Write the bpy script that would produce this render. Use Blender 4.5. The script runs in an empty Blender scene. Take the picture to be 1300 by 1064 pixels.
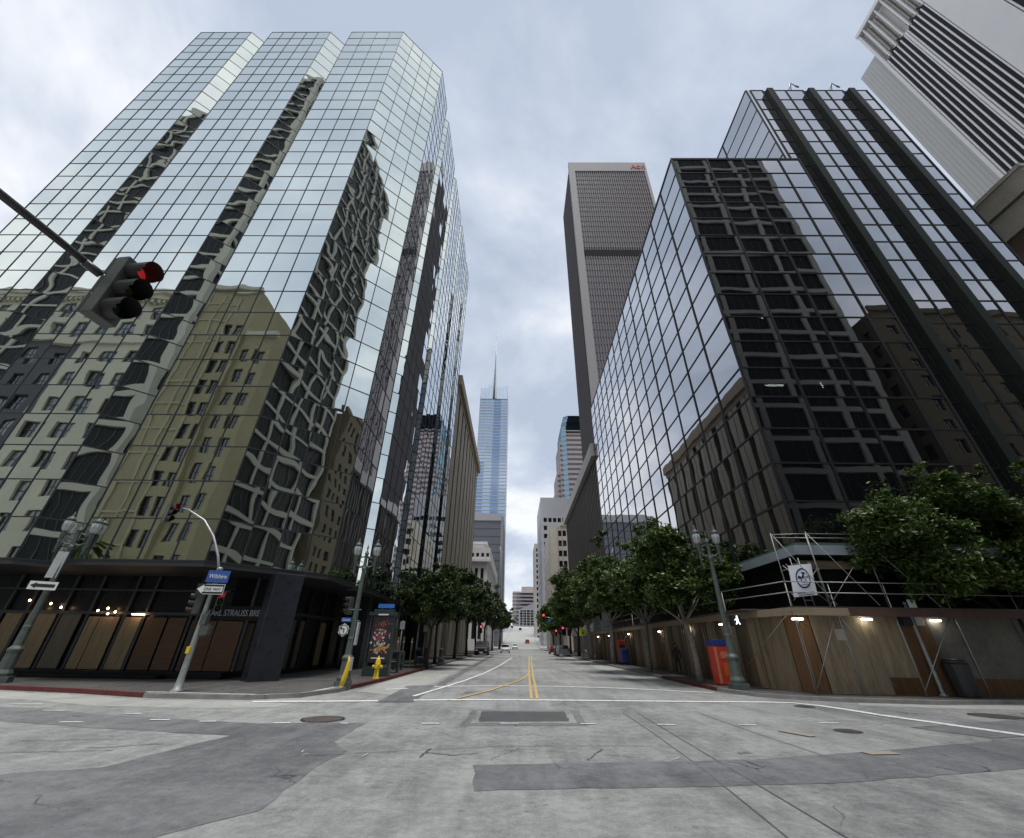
import bpy, math, random
from mathutils import Vector, Matrix
random.seed(7)
S = bpy.context.scene
COL = S.collection
R = math.radians
CAM = Vector((0, 0, 1.6))

# ------------------------------------------------------------------ materials
MATS = {}
def mat(name, col, rough=0.7, metal=0.0, var=0.0, vscale=1.0, bump=0.0, bscale=8.0, spec=0.5, ior=None,
        col2=None, stretch=None, emit=None, estr=0.0, trans=0.0):
    if name in MATS: return MATS[name]
    m = bpy.data.materials.new(name); m.use_nodes = True
    nt = m.node_tree; N = nt.nodes; L = nt.links
    b = N['Principled BSDF']
    b.inputs['Base Color'].default_value = (*col, 1)
    b.inputs['Roughness'].default_value = rough
    b.inputs['Metallic'].default_value = metal
    b.inputs['Specular IOR Level'].default_value = spec
    if ior: b.inputs['IOR'].default_value = ior
    if emit:
        b.inputs['Emission Color'].default_value = (*emit, 1); b.inputs['Emission Strength'].default_value = estr
    tc = N.new('ShaderNodeTexCoord'); vec = tc.outputs['Object']
    if stretch:
        mp = N.new('ShaderNodeMapping'); mp.inputs['Scale'].default_value = stretch
        L.new(vec, mp.inputs['Vector']); vec = mp.outputs['Vector']
    if var > 0 or col2:
        n1 = N.new('ShaderNodeTexNoise'); n1.inputs['Scale'].default_value = vscale; n1.inputs['Detail'].default_value = 6
        n1.inputs['Roughness'].default_value = 0.62; L.new(vec, n1.inputs['Vector'])
        n2 = N.new('ShaderNodeTexNoise'); n2.inputs['Scale'].default_value = vscale*7.3; n2.inputs['Detail'].default_value = 3
        L.new(vec, n2.inputs['Vector'])
        ad = N.new('ShaderNodeMath'); ad.operation = 'MULTIPLY_ADD'; L.new(n2.outputs['Fac'], ad.inputs[0])
        ad.inputs[1].default_value = 0.35; L.new(n1.outputs['Fac'], ad.inputs[2])
        rp = N.new('ShaderNodeValToRGB'); L.new(ad.outputs[0], rp.inputs['Fac'])
        lo = tuple(c*(1-var) for c in col) if not col2 else col2
        hi = tuple(min(1, c*(1+var)) for c in col)
        rp.color_ramp.elements[0].position = 0.42; rp.color_ramp.elements[0].color = (*lo, 1)
        rp.color_ramp.elements[1].position = 0.95; rp.color_ramp.elements[1].color = (*hi, 1)
        L.new(rp.outputs['Color'], b.inputs['Base Color'])
        rr = N.new('ShaderNodeMapRange'); L.new(n1.outputs['Fac'], rr.inputs['Value'])
        rr.inputs['To Min'].default_value = max(0.02, rough-0.12); rr.inputs['To Max'].default_value = min(1, rough+0.12)
        L.new(rr.outputs[0], b.inputs['Roughness'])
    if bump > 0:
        nb = N.new('ShaderNodeTexNoise'); nb.inputs['Scale'].default_value = bscale; nb.inputs['Detail'].default_value = 4
        L.new(vec, nb.inputs['Vector'])
        bp = N.new('ShaderNodeBump'); bp.inputs['Strength'].default_value = 1.0; bp.inputs['Distance'].default_value = bump
        L.new(nb.outputs['Fac'], bp.inputs['Height']); L.new(bp.outputs[0], b.inputs['Normal'])
    MATS[name] = m
    return m

def mirror_mat(name, tint, wave, wscale, see=0.0, lowdetail=1.0, see_col=None, f0=None, fpow=1.7):
    """coated curtain-wall glass: sheet glass that is never quite flat"""
    m = bpy.data.materials.new(name); m.use_nodes = True
    nt = m.node_tree; N = nt.nodes; L = nt.links
    N.remove(N['Principled BSDF']); out = N['Material Output']
    tc = N.new('ShaderNodeTexCoord')
    nb = N.new('ShaderNodeTexNoise'); nb.inputs['Scale'].default_value = wscale; nb.inputs['Detail'].default_value = lowdetail
    nb.inputs['Roughness'].default_value = 0.45
    gi = N.new('ShaderNodeNewGeometry'); oi = N.new('ShaderNodeObjectInfo'); sm = N.new('ShaderNodeMath'); sm.operation = 'ADD'; L.new(gi.outputs['Random Per Island'], sm.inputs[0]); L.new(oi.outputs['Random'], sm.inputs[1])
    fr = N.new('ShaderNodeMath'); fr.operation = 'FRACT'; L.new(sm.outputs[0], fr.inputs[0])
    of = N.new('ShaderNodeVectorMath'); of.operation = 'MULTIPLY_ADD'; L.new(fr.outputs[0], of.inputs[0]); of.inputs[1].default_value = (1.6,1.6,1.6); L.new(tc.outputs['Object'], of.inputs[2])
    L.new(of.outputs[0], nb.inputs['Vector'])
    bp = N.new('ShaderNodeBump'); bp.inputs['Strength'].default_value = 1.0; bp.inputs['Distance'].default_value = wave
    L.new(nb.outputs['Fac'], bp.inputs['Height'])
    g = N.new('ShaderNodeBsdfAnisotropic') if False else N.new('ShaderNodeBsdfGlossy')
    g.inputs['Color'].default_value = (*tint, 1); g.inputs['Roughness'].default_value = 0.012
    L.new(bp.outputs[0], g.inputs['Normal'])
    dn = N.new('ShaderNodeTexNoise'); dn.inputs['Scale'].default_value = 0.25; dn.inputs['Detail'].default_value = 6; L.new(tc.outputs['Object'], dn.inputs['Vector'])
    s2 = N.new('ShaderNodeMath'); s2.operation = 'MULTIPLY_ADD'; L.new(dn.outputs['Fac'], s2.inputs[0]); s2.inputs[1].default_value = 0.8; L.new(fr.outputs[0], s2.inputs[2])
    mr = N.new('ShaderNodeMapRange'); L.new(s2.outputs[0], mr.inputs['Value']); mr.inputs['From Max'].default_value = 1.4; mr.inputs['To Min'].default_value = 0.90; mr.inputs['To Max'].default_value = 1.0
    sc_ = N.new('ShaderNodeVectorMath'); sc_.operation = 'SCALE'; sc_.inputs[0].default_value = tint; L.new(mr.outputs[0], sc_.inputs['Scale']); L.new(sc_.outputs[0], g.inputs['Color'])
    d = N.new('ShaderNodeBsdfTransparent') if see > 0 else N.new('ShaderNodeBsdfDiffuse')
    d.inputs['Color'].default_value = (*(see_col or (0.02, 0.025, 0.03)), 1)
    mx = N.new('ShaderNodeMixShader'); mx.inputs[0].default_value = 1 - (see if see > 0 else 0.06)
    if f0:   # tinted glass: reflects more the flatter it is looked along
        gm = N.new('ShaderNodeNewGeometry'); dt = N.new('ShaderNodeVectorMath'); dt.operation = 'DOT_PRODUCT'
        L.new(gm.outputs['Normal'], dt.inputs[0]); L.new(gm.outputs['Incoming'], dt.inputs[1])
        q = dt.outputs['Value']
        for op, v in (('ABSOLUTE', None), ('SUBTRACT', 1.0), ('POWER', fpow), ('MULTIPLY_ADD', 1-f0)):
            k = N.new('ShaderNodeMath'); k.operation = op
            if op == 'SUBTRACT': k.inputs[0].default_value = v; L.new(q, k.inputs[1])
            else:
                L.new(q, k.inputs[0])
                if v is not None: k.inputs[1].default_value = v
            if op == 'MULTIPLY_ADD': k.inputs[2].default_value = f0
            q = k.outputs[0]
        L.new(q, mx.inputs[0])
        dk = N.new('ShaderNodeBsdfDiffuse'); dk.inputs['Color'].default_value = (0.008,0.009,0.011,1); m2 = N.new('ShaderNodeMixShader'); m2.inputs[0].default_value = see
        L.new(dk.outputs[0], m2.inputs[1]); L.new(d.outputs[0], m2.inputs[2]); L.new(m2.outputs[0], mx.inputs[1]); L.new(g.outputs[0], mx.inputs[2])
    else:
        L.new(d.outputs[0], mx.inputs[1]); L.new(g.outputs[0], mx.inputs[2])
    L.new(mx.outputs[0], out.inputs['Surface'])
    MATS[name] = m
    return m

# ------------------------------------------------------------------ mesh builder
class MB:
    def __init__(s): s.v = []; s.f = []; s.m = []; s.sm = []
    def face(s, pts, mi=0, smooth=False):
        i = len(s.v); s.v.extend(tuple(p) for p in pts); s.f.append(tuple(range(i, i+len(pts)))); s.m.append(mi); s.sm.append(smooth)
    def obox(s, o, u, v, w, mi=0):
        o, u, v, w = Vector(o), Vector(u), Vector(v), Vector(w)
        if u.cross(v).dot(w) < 0: u, v = v, u
        p = [o, o+u, o+u+v, o+v, o+w, o+u+w, o+u+v+w, o+v+w]; i = len(s.v)
        s.v.extend(tuple(q) for q in p)
        for f in ((3,2,1,0),(4,5,6,7),(0,1,5,4),(1,2,6,5),(2,3,7,6),(3,0,4,7)):
            s.f.append(tuple(i+k for k in f)); s.m.append(mi); s.sm.append(False)
    def box(s, c, d, rz=0.0, mi=0):
        c = Vector(c); M = Matrix.Rotation(rz, 3, 'Z')
        u, v, w = M@Vector((d[0],0,0)), M@Vector((0,d[1],0)), Vector((0,0,d[2]))
        s.obox(c-u/2-v/2-w/2, u, v, w, mi)
    def bb(s, x0, x1, y0, y1, z0, z1, mi=0):
        s.obox((x0,y0,z0), (x1-x0,0,0), (0,y1-y0,0), (0,0,z1-z0), mi)
    def prism(s, poly, z0, z1, mi=0, caps=True):
        n = len(poly); A = sum(poly[i][0]*poly[(i+1)%n][1]-poly[(i+1)%n][0]*poly[i][1] for i in range(n))
        if A < 0: poly = poly[::-1]
        i = len(s.v)
        s.v.extend((p[0],p[1],z0) for p in poly); s.v.extend((p[0],p[1],z1) for p in poly)
        for k in range(n):
            j = (k+1)%n; s.f.append((i+k,i+j,i+n+j,i+n+k)); s.m.append(mi); s.sm.append(False)
        if caps:
            s.f.append(tuple(i+n+k for k in range(n))); s.m.append(mi); s.sm.append(False)
            s.f.append(tuple(i+k for k in reversed(range(n)))); s.m.append(mi); s.sm.append(False)
    def tube(s, pts, r, n=8, mi=0, cap=True):
        pts = [Vector(p) for p in pts]
        rs = r if isinstance(r, (list, tuple)) else [r]*len(pts)
        i0 = len(s.v); ref = None
        for k, p in enumerate(pts):
            t = (pts[min(k+1,len(pts)-1)]-pts[max(k-1,0)]).normalized()
            if ref is None: ref = Vector((0,0,1)) if abs(t.z) < 0.9 else Vector((1,0,0))
            a = t.cross(ref).normalized(); ref = a.cross(t).normalized(); b = ref
            for j in range(n):
                an = 2*math.pi*j/n; s.v.append(tuple(p + (a*math.cos(an)+b*math.sin(an))*rs[k]))
        for k in range(len(pts)-1):
            for j in range(n):
                q = (j+1)%n; s.f.append((i0+k*n+j, i0+k*n+q, i0+(k+1)*n+q, i0+(k+1)*n+j)); s.m.append(mi); s.sm.append(n > 5)
        if cap:
            s.f.append(tuple(i0+j for j in reversed(range(n)))); s.m.append(mi); s.sm.append(False)
            e = i0+(len(pts)-1)*n; s.f.append(tuple(e+j for j in range(n))); s.m.append(mi); s.sm.append(False)
    def lathe(s, prof, c=(0,0,0), n=16, mi=0, flute=0.0):
        c = Vector(c); i0 = len(s.v)
        for r, z in prof:
            for j in range(n):
                a = 2*math.pi*j/n; rr = r*(1-flute*(j % 2)); s.v.append((c.x+rr*math.cos(a), c.y+rr*math.sin(a), c.z+z))
        for k in range(len(prof)-1):
            for j in range(n):
                q = (j+1)%n; s.f.append((i0+k*n+j, i0+k*n+q, i0+(k+1)*n+q, i0+(k+1)*n+j)); s.m.append(mi); s.sm.append(flute == 0)
        s.f.append(tuple(i0+j for j in reversed(range(n)))); s.m.append(mi); s.sm.append(False)
        e = i0+(len(prof)-1)*n; s.f.append(tuple(e+j for j in range(n))); s.m.append(mi); s.sm.append(False)
    def build(s, name, mats, parent=None, world=False, bevel=0.0):
        v = s.v
        if parent is not None and world:
            l = parent.location; v = [(a-l.x, b-l.y, c-l.z) for a, b, c in v]
        me = bpy.data.meshes.new(name); me.from_pydata(v, [], s.f)
        mats = mats if isinstance(mats, (list, tuple)) else [mats]
        for q in mats: me.materials.append(q)
        if len(mats) > 1: me.polygons.foreach_set('material_index', s.m)
        if any(s.sm): me.polygons.foreach_set('use_smooth', s.sm)
        me.update()
        o = bpy.data.objects.new(name, me); COL.objects.link(o)
        if parent is not None: o.parent = parent
        if bevel > 0:
            b = o.modifiers.new('bevel', 'BEVEL'); b.width = bevel; b.segments = 2; b.limit_method = 'ANGLE'
        return o

def tag(o, label=None, cat=None, group=None, kind=None):
    if label: o['label'] = label
    if cat: o['category'] = cat
    if group: o['group'] = group
    if kind: o['kind'] = kind
    return o
def thing(name, label, cat, loc=(0,0,0), rz=0.0, group=None):
    o = bpy.data.objects.new(name, None); COL.objects.link(o)
    o.location = loc; o.rotation_euler = (0,0,rz); o.empty_display_size = 0.2
    return tag(o, label, cat, group)
def dup(root, loc, rz=0.0, label=None, group=None, scale=None):
    r = root.copy(); COL.objects.link(r); r.location = loc; r.rotation_euler = (0,0,rz)
    if label: r['label'] = label
    if group: r['group'] = group
    if scale: r.scale = scale
    for ch in list(root.children):
        c = ch.copy(); COL.objects.link(c); c.parent = r
        for g in list(ch.children):
            d = g.copy(); COL.objects.link(d); d.parent = c
    return r
def struct(name, mb, m, bevel=0.0): return tag(mb.build(name, m, bevel=bevel), kind='structure')

def text_part(name, body, size, m, parent, loc, rot, depth=0.01, align='CENTER', sx=1.0, shear=0.0):
    c = bpy.data.curves.new(name, 'FONT'); c.body = body; c.size = size; c.extrude = depth; c.align_x = align; c.align_y = 'CENTER'; c.shear = shear
    t = bpy.data.objects.new('tmp', c); COL.objects.link(t)
    dg = bpy.context.evaluated_depsgraph_get(); dg.update()
    me = bpy.data.meshes.new_from_object(t.evaluated_get(dg)); me.name = name
    bpy.data.objects.remove(t); bpy.data.curves.remove(c)
    me.materials.clear(); me.materials.append(m)
    o = bpy.data.objects.new(name, me); COL.objects.link(o)
    o.parent = parent; o.location = loc; o.rotation_euler = rot; o.scale = (sx,1,1)
    return o

def scr_area(pts):
    c = sum((Vector(p) for p in pts), Vector())/len(pts); a = (Vector(pts[1])-Vector(pts[0])).cross(Vector(pts[-1])-Vector(pts[0]))
    d = c-CAM; return abs(a.dot(d.normalized()))/max(1, d.length_squared)
def place_windows(root, wins, mats, name='window', cap=100, make=None):
    """wins: list of (corner quad in world space, material index); the largest `cap` become parts of their own"""
    wins = sorted(wins, key=lambda w: -scr_area(w[0]))
    rest = MB()
    for i, w in enumerate(wins):
        mb = MB() if i < cap else rest
        (make or pane_plain)(mb, w)
        if i < cap: mb.build(name, mats, root, world=True)
    if rest.f: tag(rest.build(name, mats, root, world=True), kind='stuff')
def pane_plain(mb, w): mb.face(w[0], w[1])
def pane_bars(nx, ny, t=0.06, ft=0.08):
    def f(mb, w):
        q = [Vector(p) for p in w[0]]; mb.face(q, w[1])
        u = q[1]-q[0]; v = q[3]-q[0]; n = u.cross(v).normalized()*0.05; lu, lv = u.length, v.length; uu, vv = u/lu, v/lv
        mb.obox(q[0]+n*0.02, uu*ft, v, n, 2); mb.obox(q[1]-uu*ft+n*0.02, uu*ft, v, n, 2)
        mb.obox(q[0]+uu*ft+n*0.02, u-2*uu*ft, vv*ft, n, 2); mb.obox(q[3]+uu*ft-vv*ft+n*0.02, u-2*uu*ft, vv*ft, n, 2)
        for i in range(1, nx): mb.obox(q[0]+u*i/nx-uu*t/2+vv*ft+n*0.02, uu*t, v-2*vv*ft, n, 2)
        for j in range(1, ny): mb.obox(q[0]+v*j/ny-vv*t/2+uu*ft+n*0.05, u-2*uu*ft, vv*t, n, 2)
    return f

def facade(wall, P, u, W, z0, z1, nc, nr, ww, wh, depth, wins, mg=(0,0,0,0), sill=0.5, mi=0, skip=None, wmi=None, arch=False):
    """masonry face with real window openings. P: bottom-left seen from outside, u: unit vector to the right"""
    P = Vector(P); u = Vector(u).normalized(); Z = Vector((0,0,1)); n = u.cross(Z)
    def pt(a, z, d=0): return Vector((P.x, P.y, 0)) + u*a + Z*z - n*d
    l, r, b, t = mg; cw = (W-l-r)/nc; ch = (z1-z0-b-t)/nr
    def q(a0, a1, b0, b1):
        if a1-a0 > 1e-4 and b1-b0 > 1e-4: wall.face([pt(a0,b0),pt(a1,b0),pt(a1,b1),pt(a0,b1)], mi)
    q(0,l,z0,z1); q(W-r,W,z0,z1); q(l,W-r,z0,z0+b); q(l,W-r,z1-t,z1)
    for i in range(nc):
        for j in range(nr):
            a0 = l+i*cw; a1 = a0+cw; c0 = z0+b+j*ch; c1 = c0+ch
            if skip and skip(i, j): q(a0,a1,c0,c1); continue
            w0 = a0+(cw-ww)/2; w1 = w0+ww; h0 = c0+(ch-wh)*sill; h1 = h0+wh
            q(a0,w0,c0,c1); q(w1,a1,c0,c1); q(w0,w1,c0,h0); q(w0,w1,h1,c1)
            for e in (((w0,h0),(w0,h1)),((w1,h1),(w1,h0)),((w1,h0),(w0,h0)),((w0,h1),(w1,h1))):
                (x0,y0),(x1,y1) = e; wall.face([pt(x0,y0),pt(x1,y1),pt(x1,y1,depth),pt(x0,y0,depth)], mi)
            k = wmi(i,j) if wmi else 0
            wins.append(([pt(w0,h0,depth),pt(w1,h0,depth),pt(w1,h1,depth),pt(w0,h1,depth)], k))

# ------------------------------------------------------------------ material palette
concrete_road = None
M_glass_dark = mat('dark_window_glass', (0.018,0.022,0.026), 0.06, spec=0.9, ior=1.6)
M_glass_pale = mat('pale_window_glass', (0.16,0.19,0.2), 0.08, spec=0.9, ior=1.6)
M_frame_dark = mat('dark_frame', (0.03,0.03,0.032), 0.45)
M_frame_pale = mat('pale_frame', (0.45,0.44,0.4), 0.6)
M_metal = mat('galvanised_metal', (0.42,0.43,0.43), 0.45, metal=0.6, var=0.25, vscale=3)
M_scaf = mat('scaffold_tube_metal', (0.3,0.3,0.285), 0.45, metal=0.5, var=0.2, vscale=4)
M_black = mat('black_paint', (0.02,0.02,0.022), 0.5)
M_green_iron = mat('green_grey_iron', (0.075,0.095,0.085), 0.55, var=0.3, vscale=4, bump=0.004, bscale=30)
M_globe = mat('frosted_lamp_glass', (0.4,0.43,0.43), 0.25, spec=0.6)
M_white = mat('white_paint', (0.78,0.78,0.76), 0.5, var=0.06, vscale=4)
M_red_lens = mat('lit_red_lens', (0.5,0.02,0.02), 0.3, emit=(1.0,0.05,0.07), estr=0.12)
M_dark_lens = mat('unlit_lens', (0.03,0.025,0.02), 0.2)
M_amber_lens = mat('unlit_amber_lens', (0.08,0.05,0.015), 0.2)
M_green_lens = mat('unlit_green_lens', (0.015,0.05,0.045), 0.2)
M_blue = mat('blue_sign_paint', (0.02,0.09,0.35), 0.4, var=0.1, vscale=6)
M_yellow = mat('yellow_paint', (0.72,0.5,0.02), 0.45, var=0.15, vscale=6)
M_tire = mat('tyre_rubber', (0.02,0.02,0.02), 0.8)

# ------------------------------------------------------------------ road and paving materials
def road_mat(name, col, dark, crack=True, seed=0.0):
    m = bpy.data.materials.new(name); m.use_nodes = True
    nt = m.node_tree; N = nt.nodes; L = nt.links; b = N['Principled BSDF']
    tc = N.new('ShaderNodeTexCoord'); mp = N.new('ShaderNodeMapping'); mp.inputs['Location'].default_value = (seed, seed*1.7, 0)
    L.new(tc.outputs['Object'], mp.inputs['Vector']); v = mp.outputs[0]
    def noise(sc, det, rough=0.6, stretch=None):
        n = N.new('ShaderNodeTexNoise'); n.inputs['Scale'].default_value = sc; n.inputs['Detail'].default_value = det; n.inputs['Roughness'].default_value = rough
        if stretch:
            q = N.new('ShaderNodeMapping'); q.inputs['Scale'].default_value = stretch; L.new(v, q.inputs['Vector']); L.new(q.outputs[0], n.inputs['Vector'])
        else: L.new(v, n.inputs['Vector'])
        return n.outputs['Fac']
    big = noise(0.22, 5); mid = noise(1.7, 6, 0.7); fine = noise(38, 2); streak = noise(1.0, 4, 0.6, (2.2, 0.09, 1))
    def mix(a, bb, w):
        q = N.new('ShaderNodeMath'); q.operation = 'MULTIPLY_ADD'; L.new(bb, q.inputs[0]); q.inputs[1].default_value = w; L.new(a, q.inputs[2]); return q.outputs[0]
    grit = noise(6.5, 8, 0.8); s = mix(mix(mix(mix(big, mid, 0.8), fine, 0.35), streak, 0.5), grit, 1.0)
    r = N.new('ShaderNodeValToRGB'); L.new(s, r.inputs['Fac'])
    # ramp input runs about 0.9 .. 1.75, rescaled
    q = N.new('ShaderNodeMapRange'); L.new(s, q.inputs['Value']); q.inputs['From Min'].default_value = 1.52; q.inputs['From Max'].default_value = 2.12
    L.new(q.outputs[0], r.inputs['Fac'])
    r.color_ramp.elements[0].color = (*dark, 1); r.color_ramp.elements[1].color = (*col, 1)
    r.color_ramp.elements[0].position = 0.05; r.color_ramp.elements[1].position = 0.85
    colout = r.outputs['Color']
    vs = N.new('ShaderNodeTexVoronoi'); vs.inputs['Scale'].default_value = 2.3; L.new(v, vs.inputs['Vector'])   # gum spots and oil drips
    vm = N.new('ShaderNodeMapRange'); L.new(vs.outputs['Distance'], vm.inputs['Value']); vm.inputs['From Min'].default_value = 0.06; vm.inputs['From Max'].default_value = 0.11; vm.inputs['To Min'].default_value = 0.55; vm.inputs['To Max'].default_value = 0.0
    om = N.new('ShaderNodeMapRange'); L.new(noise(0.55, 4, 0.6, (1.6, 0.35, 1)), om.inputs['Value']); om.inputs['From Min'].default_value = 0.56; om.inputs['From Max'].default_value = 0.74; om.inputs['To Max'].default_value = 0.45
    mxx = N.new('ShaderNodeMath'); mxx.operation = 'MAXIMUM'; L.new(vm.outputs[0], mxx.inputs[0]); L.new(om.outputs[0], mxx.inputs[1])
    md = N.new('ShaderNodeMixRGB'); L.new(mxx.outputs[0], md.inputs['Fac']); L.new(colout, md.inputs[1]); md.inputs[2].default_value = (dark[0]*.75, dark[1]*.75, dark[2]*.75, 1); colout = md.outputs[0]
    if crack:
        vo = N.new('ShaderNodeTexVoronoi'); vo.feature = 'DISTANCE_TO_EDGE'; vo.inputs['Scale'].default_value = 0.42
        wn = N.new('ShaderNodeTexNoise'); wn.inputs['Scale'].default_value = 1.3; wn.inputs['Detail'].default_value = 5; L.new(v, wn.inputs['Vector'])
        wa = N.new('ShaderNodeVectorMath'); wa.operation = 'MULTIPLY_ADD'; L.new(wn.outputs['Color'], wa.inputs[0]); wa.inputs[1].default_value = (1.3,1.3,0); L.new(v, wa.inputs[2])
        L.new(wa.outputs[0], vo.inputs['Vector'])
        cr = N.new('ShaderNodeMapRange'); L.new(vo.outputs['Distance'], cr.inputs['Value']); cr.inputs['From Min'].default_value = 0.003; cr.inputs['From Max'].default_value = 0.010
        gate = N.new('ShaderNodeMapRange'); L.new(noise(0.35, 2), gate.inputs['Value']); gate.inputs['From Min'].default_value = 0.56; gate.inputs['From Max'].default_value = 0.64
        mx = N.new('ShaderNodeMath'); mx.operation = 'SUBTRACT'; mx.inputs[0].default_value = 1.0; L.new(cr.outputs[0], mx.inputs[1])
        ml = N.new('ShaderNodeMath'); ml.operation = 'MULTIPLY'; L.new(mx.outputs[0], ml.inputs[0]); L.new(gate.outputs[0], ml.inputs[1])
        mc = N.new('ShaderNodeMixRGB'); L.new(ml.outputs[0], mc.inputs['Fac']); L.new(colout, mc.inputs[1]); mc.inputs[2].default_value = (dark[0]*0.35, dark[1]*0.35, dark[2]*0.35, 1)
        colout = mc.outputs[0]
    L.new(colout, b.inputs['Base Color'])
    rr = N.new('ShaderNodeMapRange'); L.new(mid, rr.inputs['Value']); rr.inputs['To Min'].default_value = 0.6; rr.inputs['To Max'].default_value = 0.95
    L.new(rr.outputs[0], b.inputs['Roughness'])
    bp = N.new('ShaderNodeBump'); bp.inputs['Distance'].default_value = 0.006; L.new(noise(60, 3), bp.inputs['Height']); L.new(bp.outputs[0], b.inputs['Normal'])
    return m
M_road = road_mat('worn_concrete_asphalt', (0.36,0.365,0.348), (0.15,0.154,0.151))
M_conc = road_mat('pale_gutter_concrete', (0.44,0.44,0.41), (0.3,0.3,0.28), seed=4.0)
M_patch = road_mat('dark_asphalt_patch', (0.215,0.22,0.222), (0.095,0.098,0.102), seed=11.0)
M_patch2 = road_mat('black_asphalt_patch', (0.1,0.103,0.105), (0.06,0.062,0.063), crack=False, seed=17.0)
M_walk = road_mat('pavement_concrete', (0.105,0.102,0.096), (0.045,0.044,0.042), seed=23.0)
M_ground = mat('city_ground', (0.16,0.16,0.155), 0.9, var=0.3, vscale=0.3)
M_kerb = mat('kerb_concrete', (0.25,0.245,0.23), 0.85, var=0.3, vscale=2)
M_redkerb = mat('red_kerb_paint', (0.125,0.024,0.022), 0.75, var=0.5, vscale=3)
def paint_mat(name, col, base):
    """traffic paint with worn-through specks"""
    m = mat(name, col, 0.7, var=0.0)
    nt = m.node_tree; N = nt.nodes; L = nt.links; b = N['Principled BSDF']
    tc = N.new('ShaderNodeTexCoord'); n = N.new('ShaderNodeTexNoise'); n.inputs['Scale'].default_value = 5; n.inputs['Detail'].default_value = 8; n.inputs['Roughness'].default_value = 0.75
    L.new(tc.outputs['Object'], n.inputs['Vector'])
    r = N.new('ShaderNodeValToRGB'); L.new(n.outputs['Fac'], r.inputs['Fac'])
    r.color_ramp.elements[0].position = 0.36; r.color_ramp.elements[0].color = (*base, 1)
    r.color_ramp.elements[1].position = 0.47; r.color_ramp.elements[1].color = (*col, 1)
    L.new(r.outputs[0], b.inputs['Base Color']); return m
M_pw2 = paint_mat('ghosted_white_paint', (0.55,0.55,0.53), (0.36,0.36,0.35))
M_pw = paint_mat('white_traffic_paint', (0.8,0.8,0.78), (0.36,0.36,0.35))
M_py = paint_mat('yellow_traffic_paint', (0.62,0.42,0.12), (0.3,0.27,0.2))

# ------------------------------------------------------------------ terrain, roads
def prof(y):
    t = min(1, max(0, (y-150)/310)); return 15.0*t*t*(3-2*t) if y < 460 else 15.0+(min(y,900)-460)*0.004
def xoff(y):
    t = min(1, max(0, (y-120)/330)); return 4.5*t*t*(3-2*t)
YS = [-900,-300,-60,0,60,110,150]+[165+15*i for i in range(20)]+[460,600,900,1600]
g = MB()
XS = [-1600,-300,-60,-20,20,60,300,1600]
for a, b in zip(YS, YS[1:]):
    for x0, x1 in zip(XS, XS[1:]): g.face([(x0,a,prof(a)),(x1,a,prof(a)),(x1,b,prof(b)),(x0,b,prof(b))])
struct('ground', g, M_ground)
rd = MB(); hr = MB(); e = 0.004
for a, b in zip(YS[1:], YS[2:]):
    if b <= 18 and a < -6 or a < 18: continue
    (rd if a < 165 else hr).face([(-6.1+xoff(a),a,prof(a)+e),(8.5+xoff(a),a,prof(a)+e),(8.5+xoff(b),b,prof(b)+e),(-6.1+xoff(b),b,prof(b)+e)])
rd.face([(-6.1,20.5,e),(8.5,20.5,e),(8.5,60,e),(-6.1,60,e)])
rd.face([(-260,-5.5,e),(260,-5.5,e),(260,20.5,e),(-260,20.5,e)])
rd.face([(-6.1,-300,e),(8.5,-300,e),(8.5,-5.5,e),(-6.1,-5.5,e)])
struct('road', rd, M_road); struct('hill_road', hr, M_conc)

def sheet(name, pts, z, m):
    mb = MB(); A = sum(pts[i][0]*pts[(i+1)%len(pts)][1]-pts[(i+1)%len(pts)][0]*pts[i][1] for i in range(len(pts)))
    if A < 0: pts = pts[::-1]
    rg = random.Random(int(abs(pts[0][0]*91+pts[0][1]*17))); out = []
    for (x0,y0),(x1,y1) in zip(pts, pts[1:]+pts[:1]):   # saw-cut and broken edges are never quite straight
        n = max(1, int(math.hypot(x1-x0,y1-y0)/.35)); n = min(n, 60)
        out += [(x0+(x1-x0)*k/n+(rg.gauss(0,.018) if k else 0), y0+(y1-y0)*k/n+(rg.gauss(0,.018) if k else 0)) for k in range(n)]
    mb.face([(x,y,z) for x, y in out]); return struct(name, mb, m)
def ribbon(name, pts, w, z, m, mb=None):
    own = mb is None; mb = mb or MB(); P = [Vector((x,y,0)) for x, y in pts]; Ls = []
    for i, p in enumerate(P):
        t = (P[min(i+1,len(P)-1)]-P[max(i-1,0)]).normalized(); nn = Vector((-t.y,t.x,0))*w/2
        Ls.append((p+nn, p-nn))
    for (a, b), (c, d) in zip(Ls, Ls[1:]):
        mb.face([(b.x,b.y,z),(d.x,d.y,z),(c.x,c.y,z),(a.x,a.y,z)])
    return struct(name, mb, m) if own else None

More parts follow.
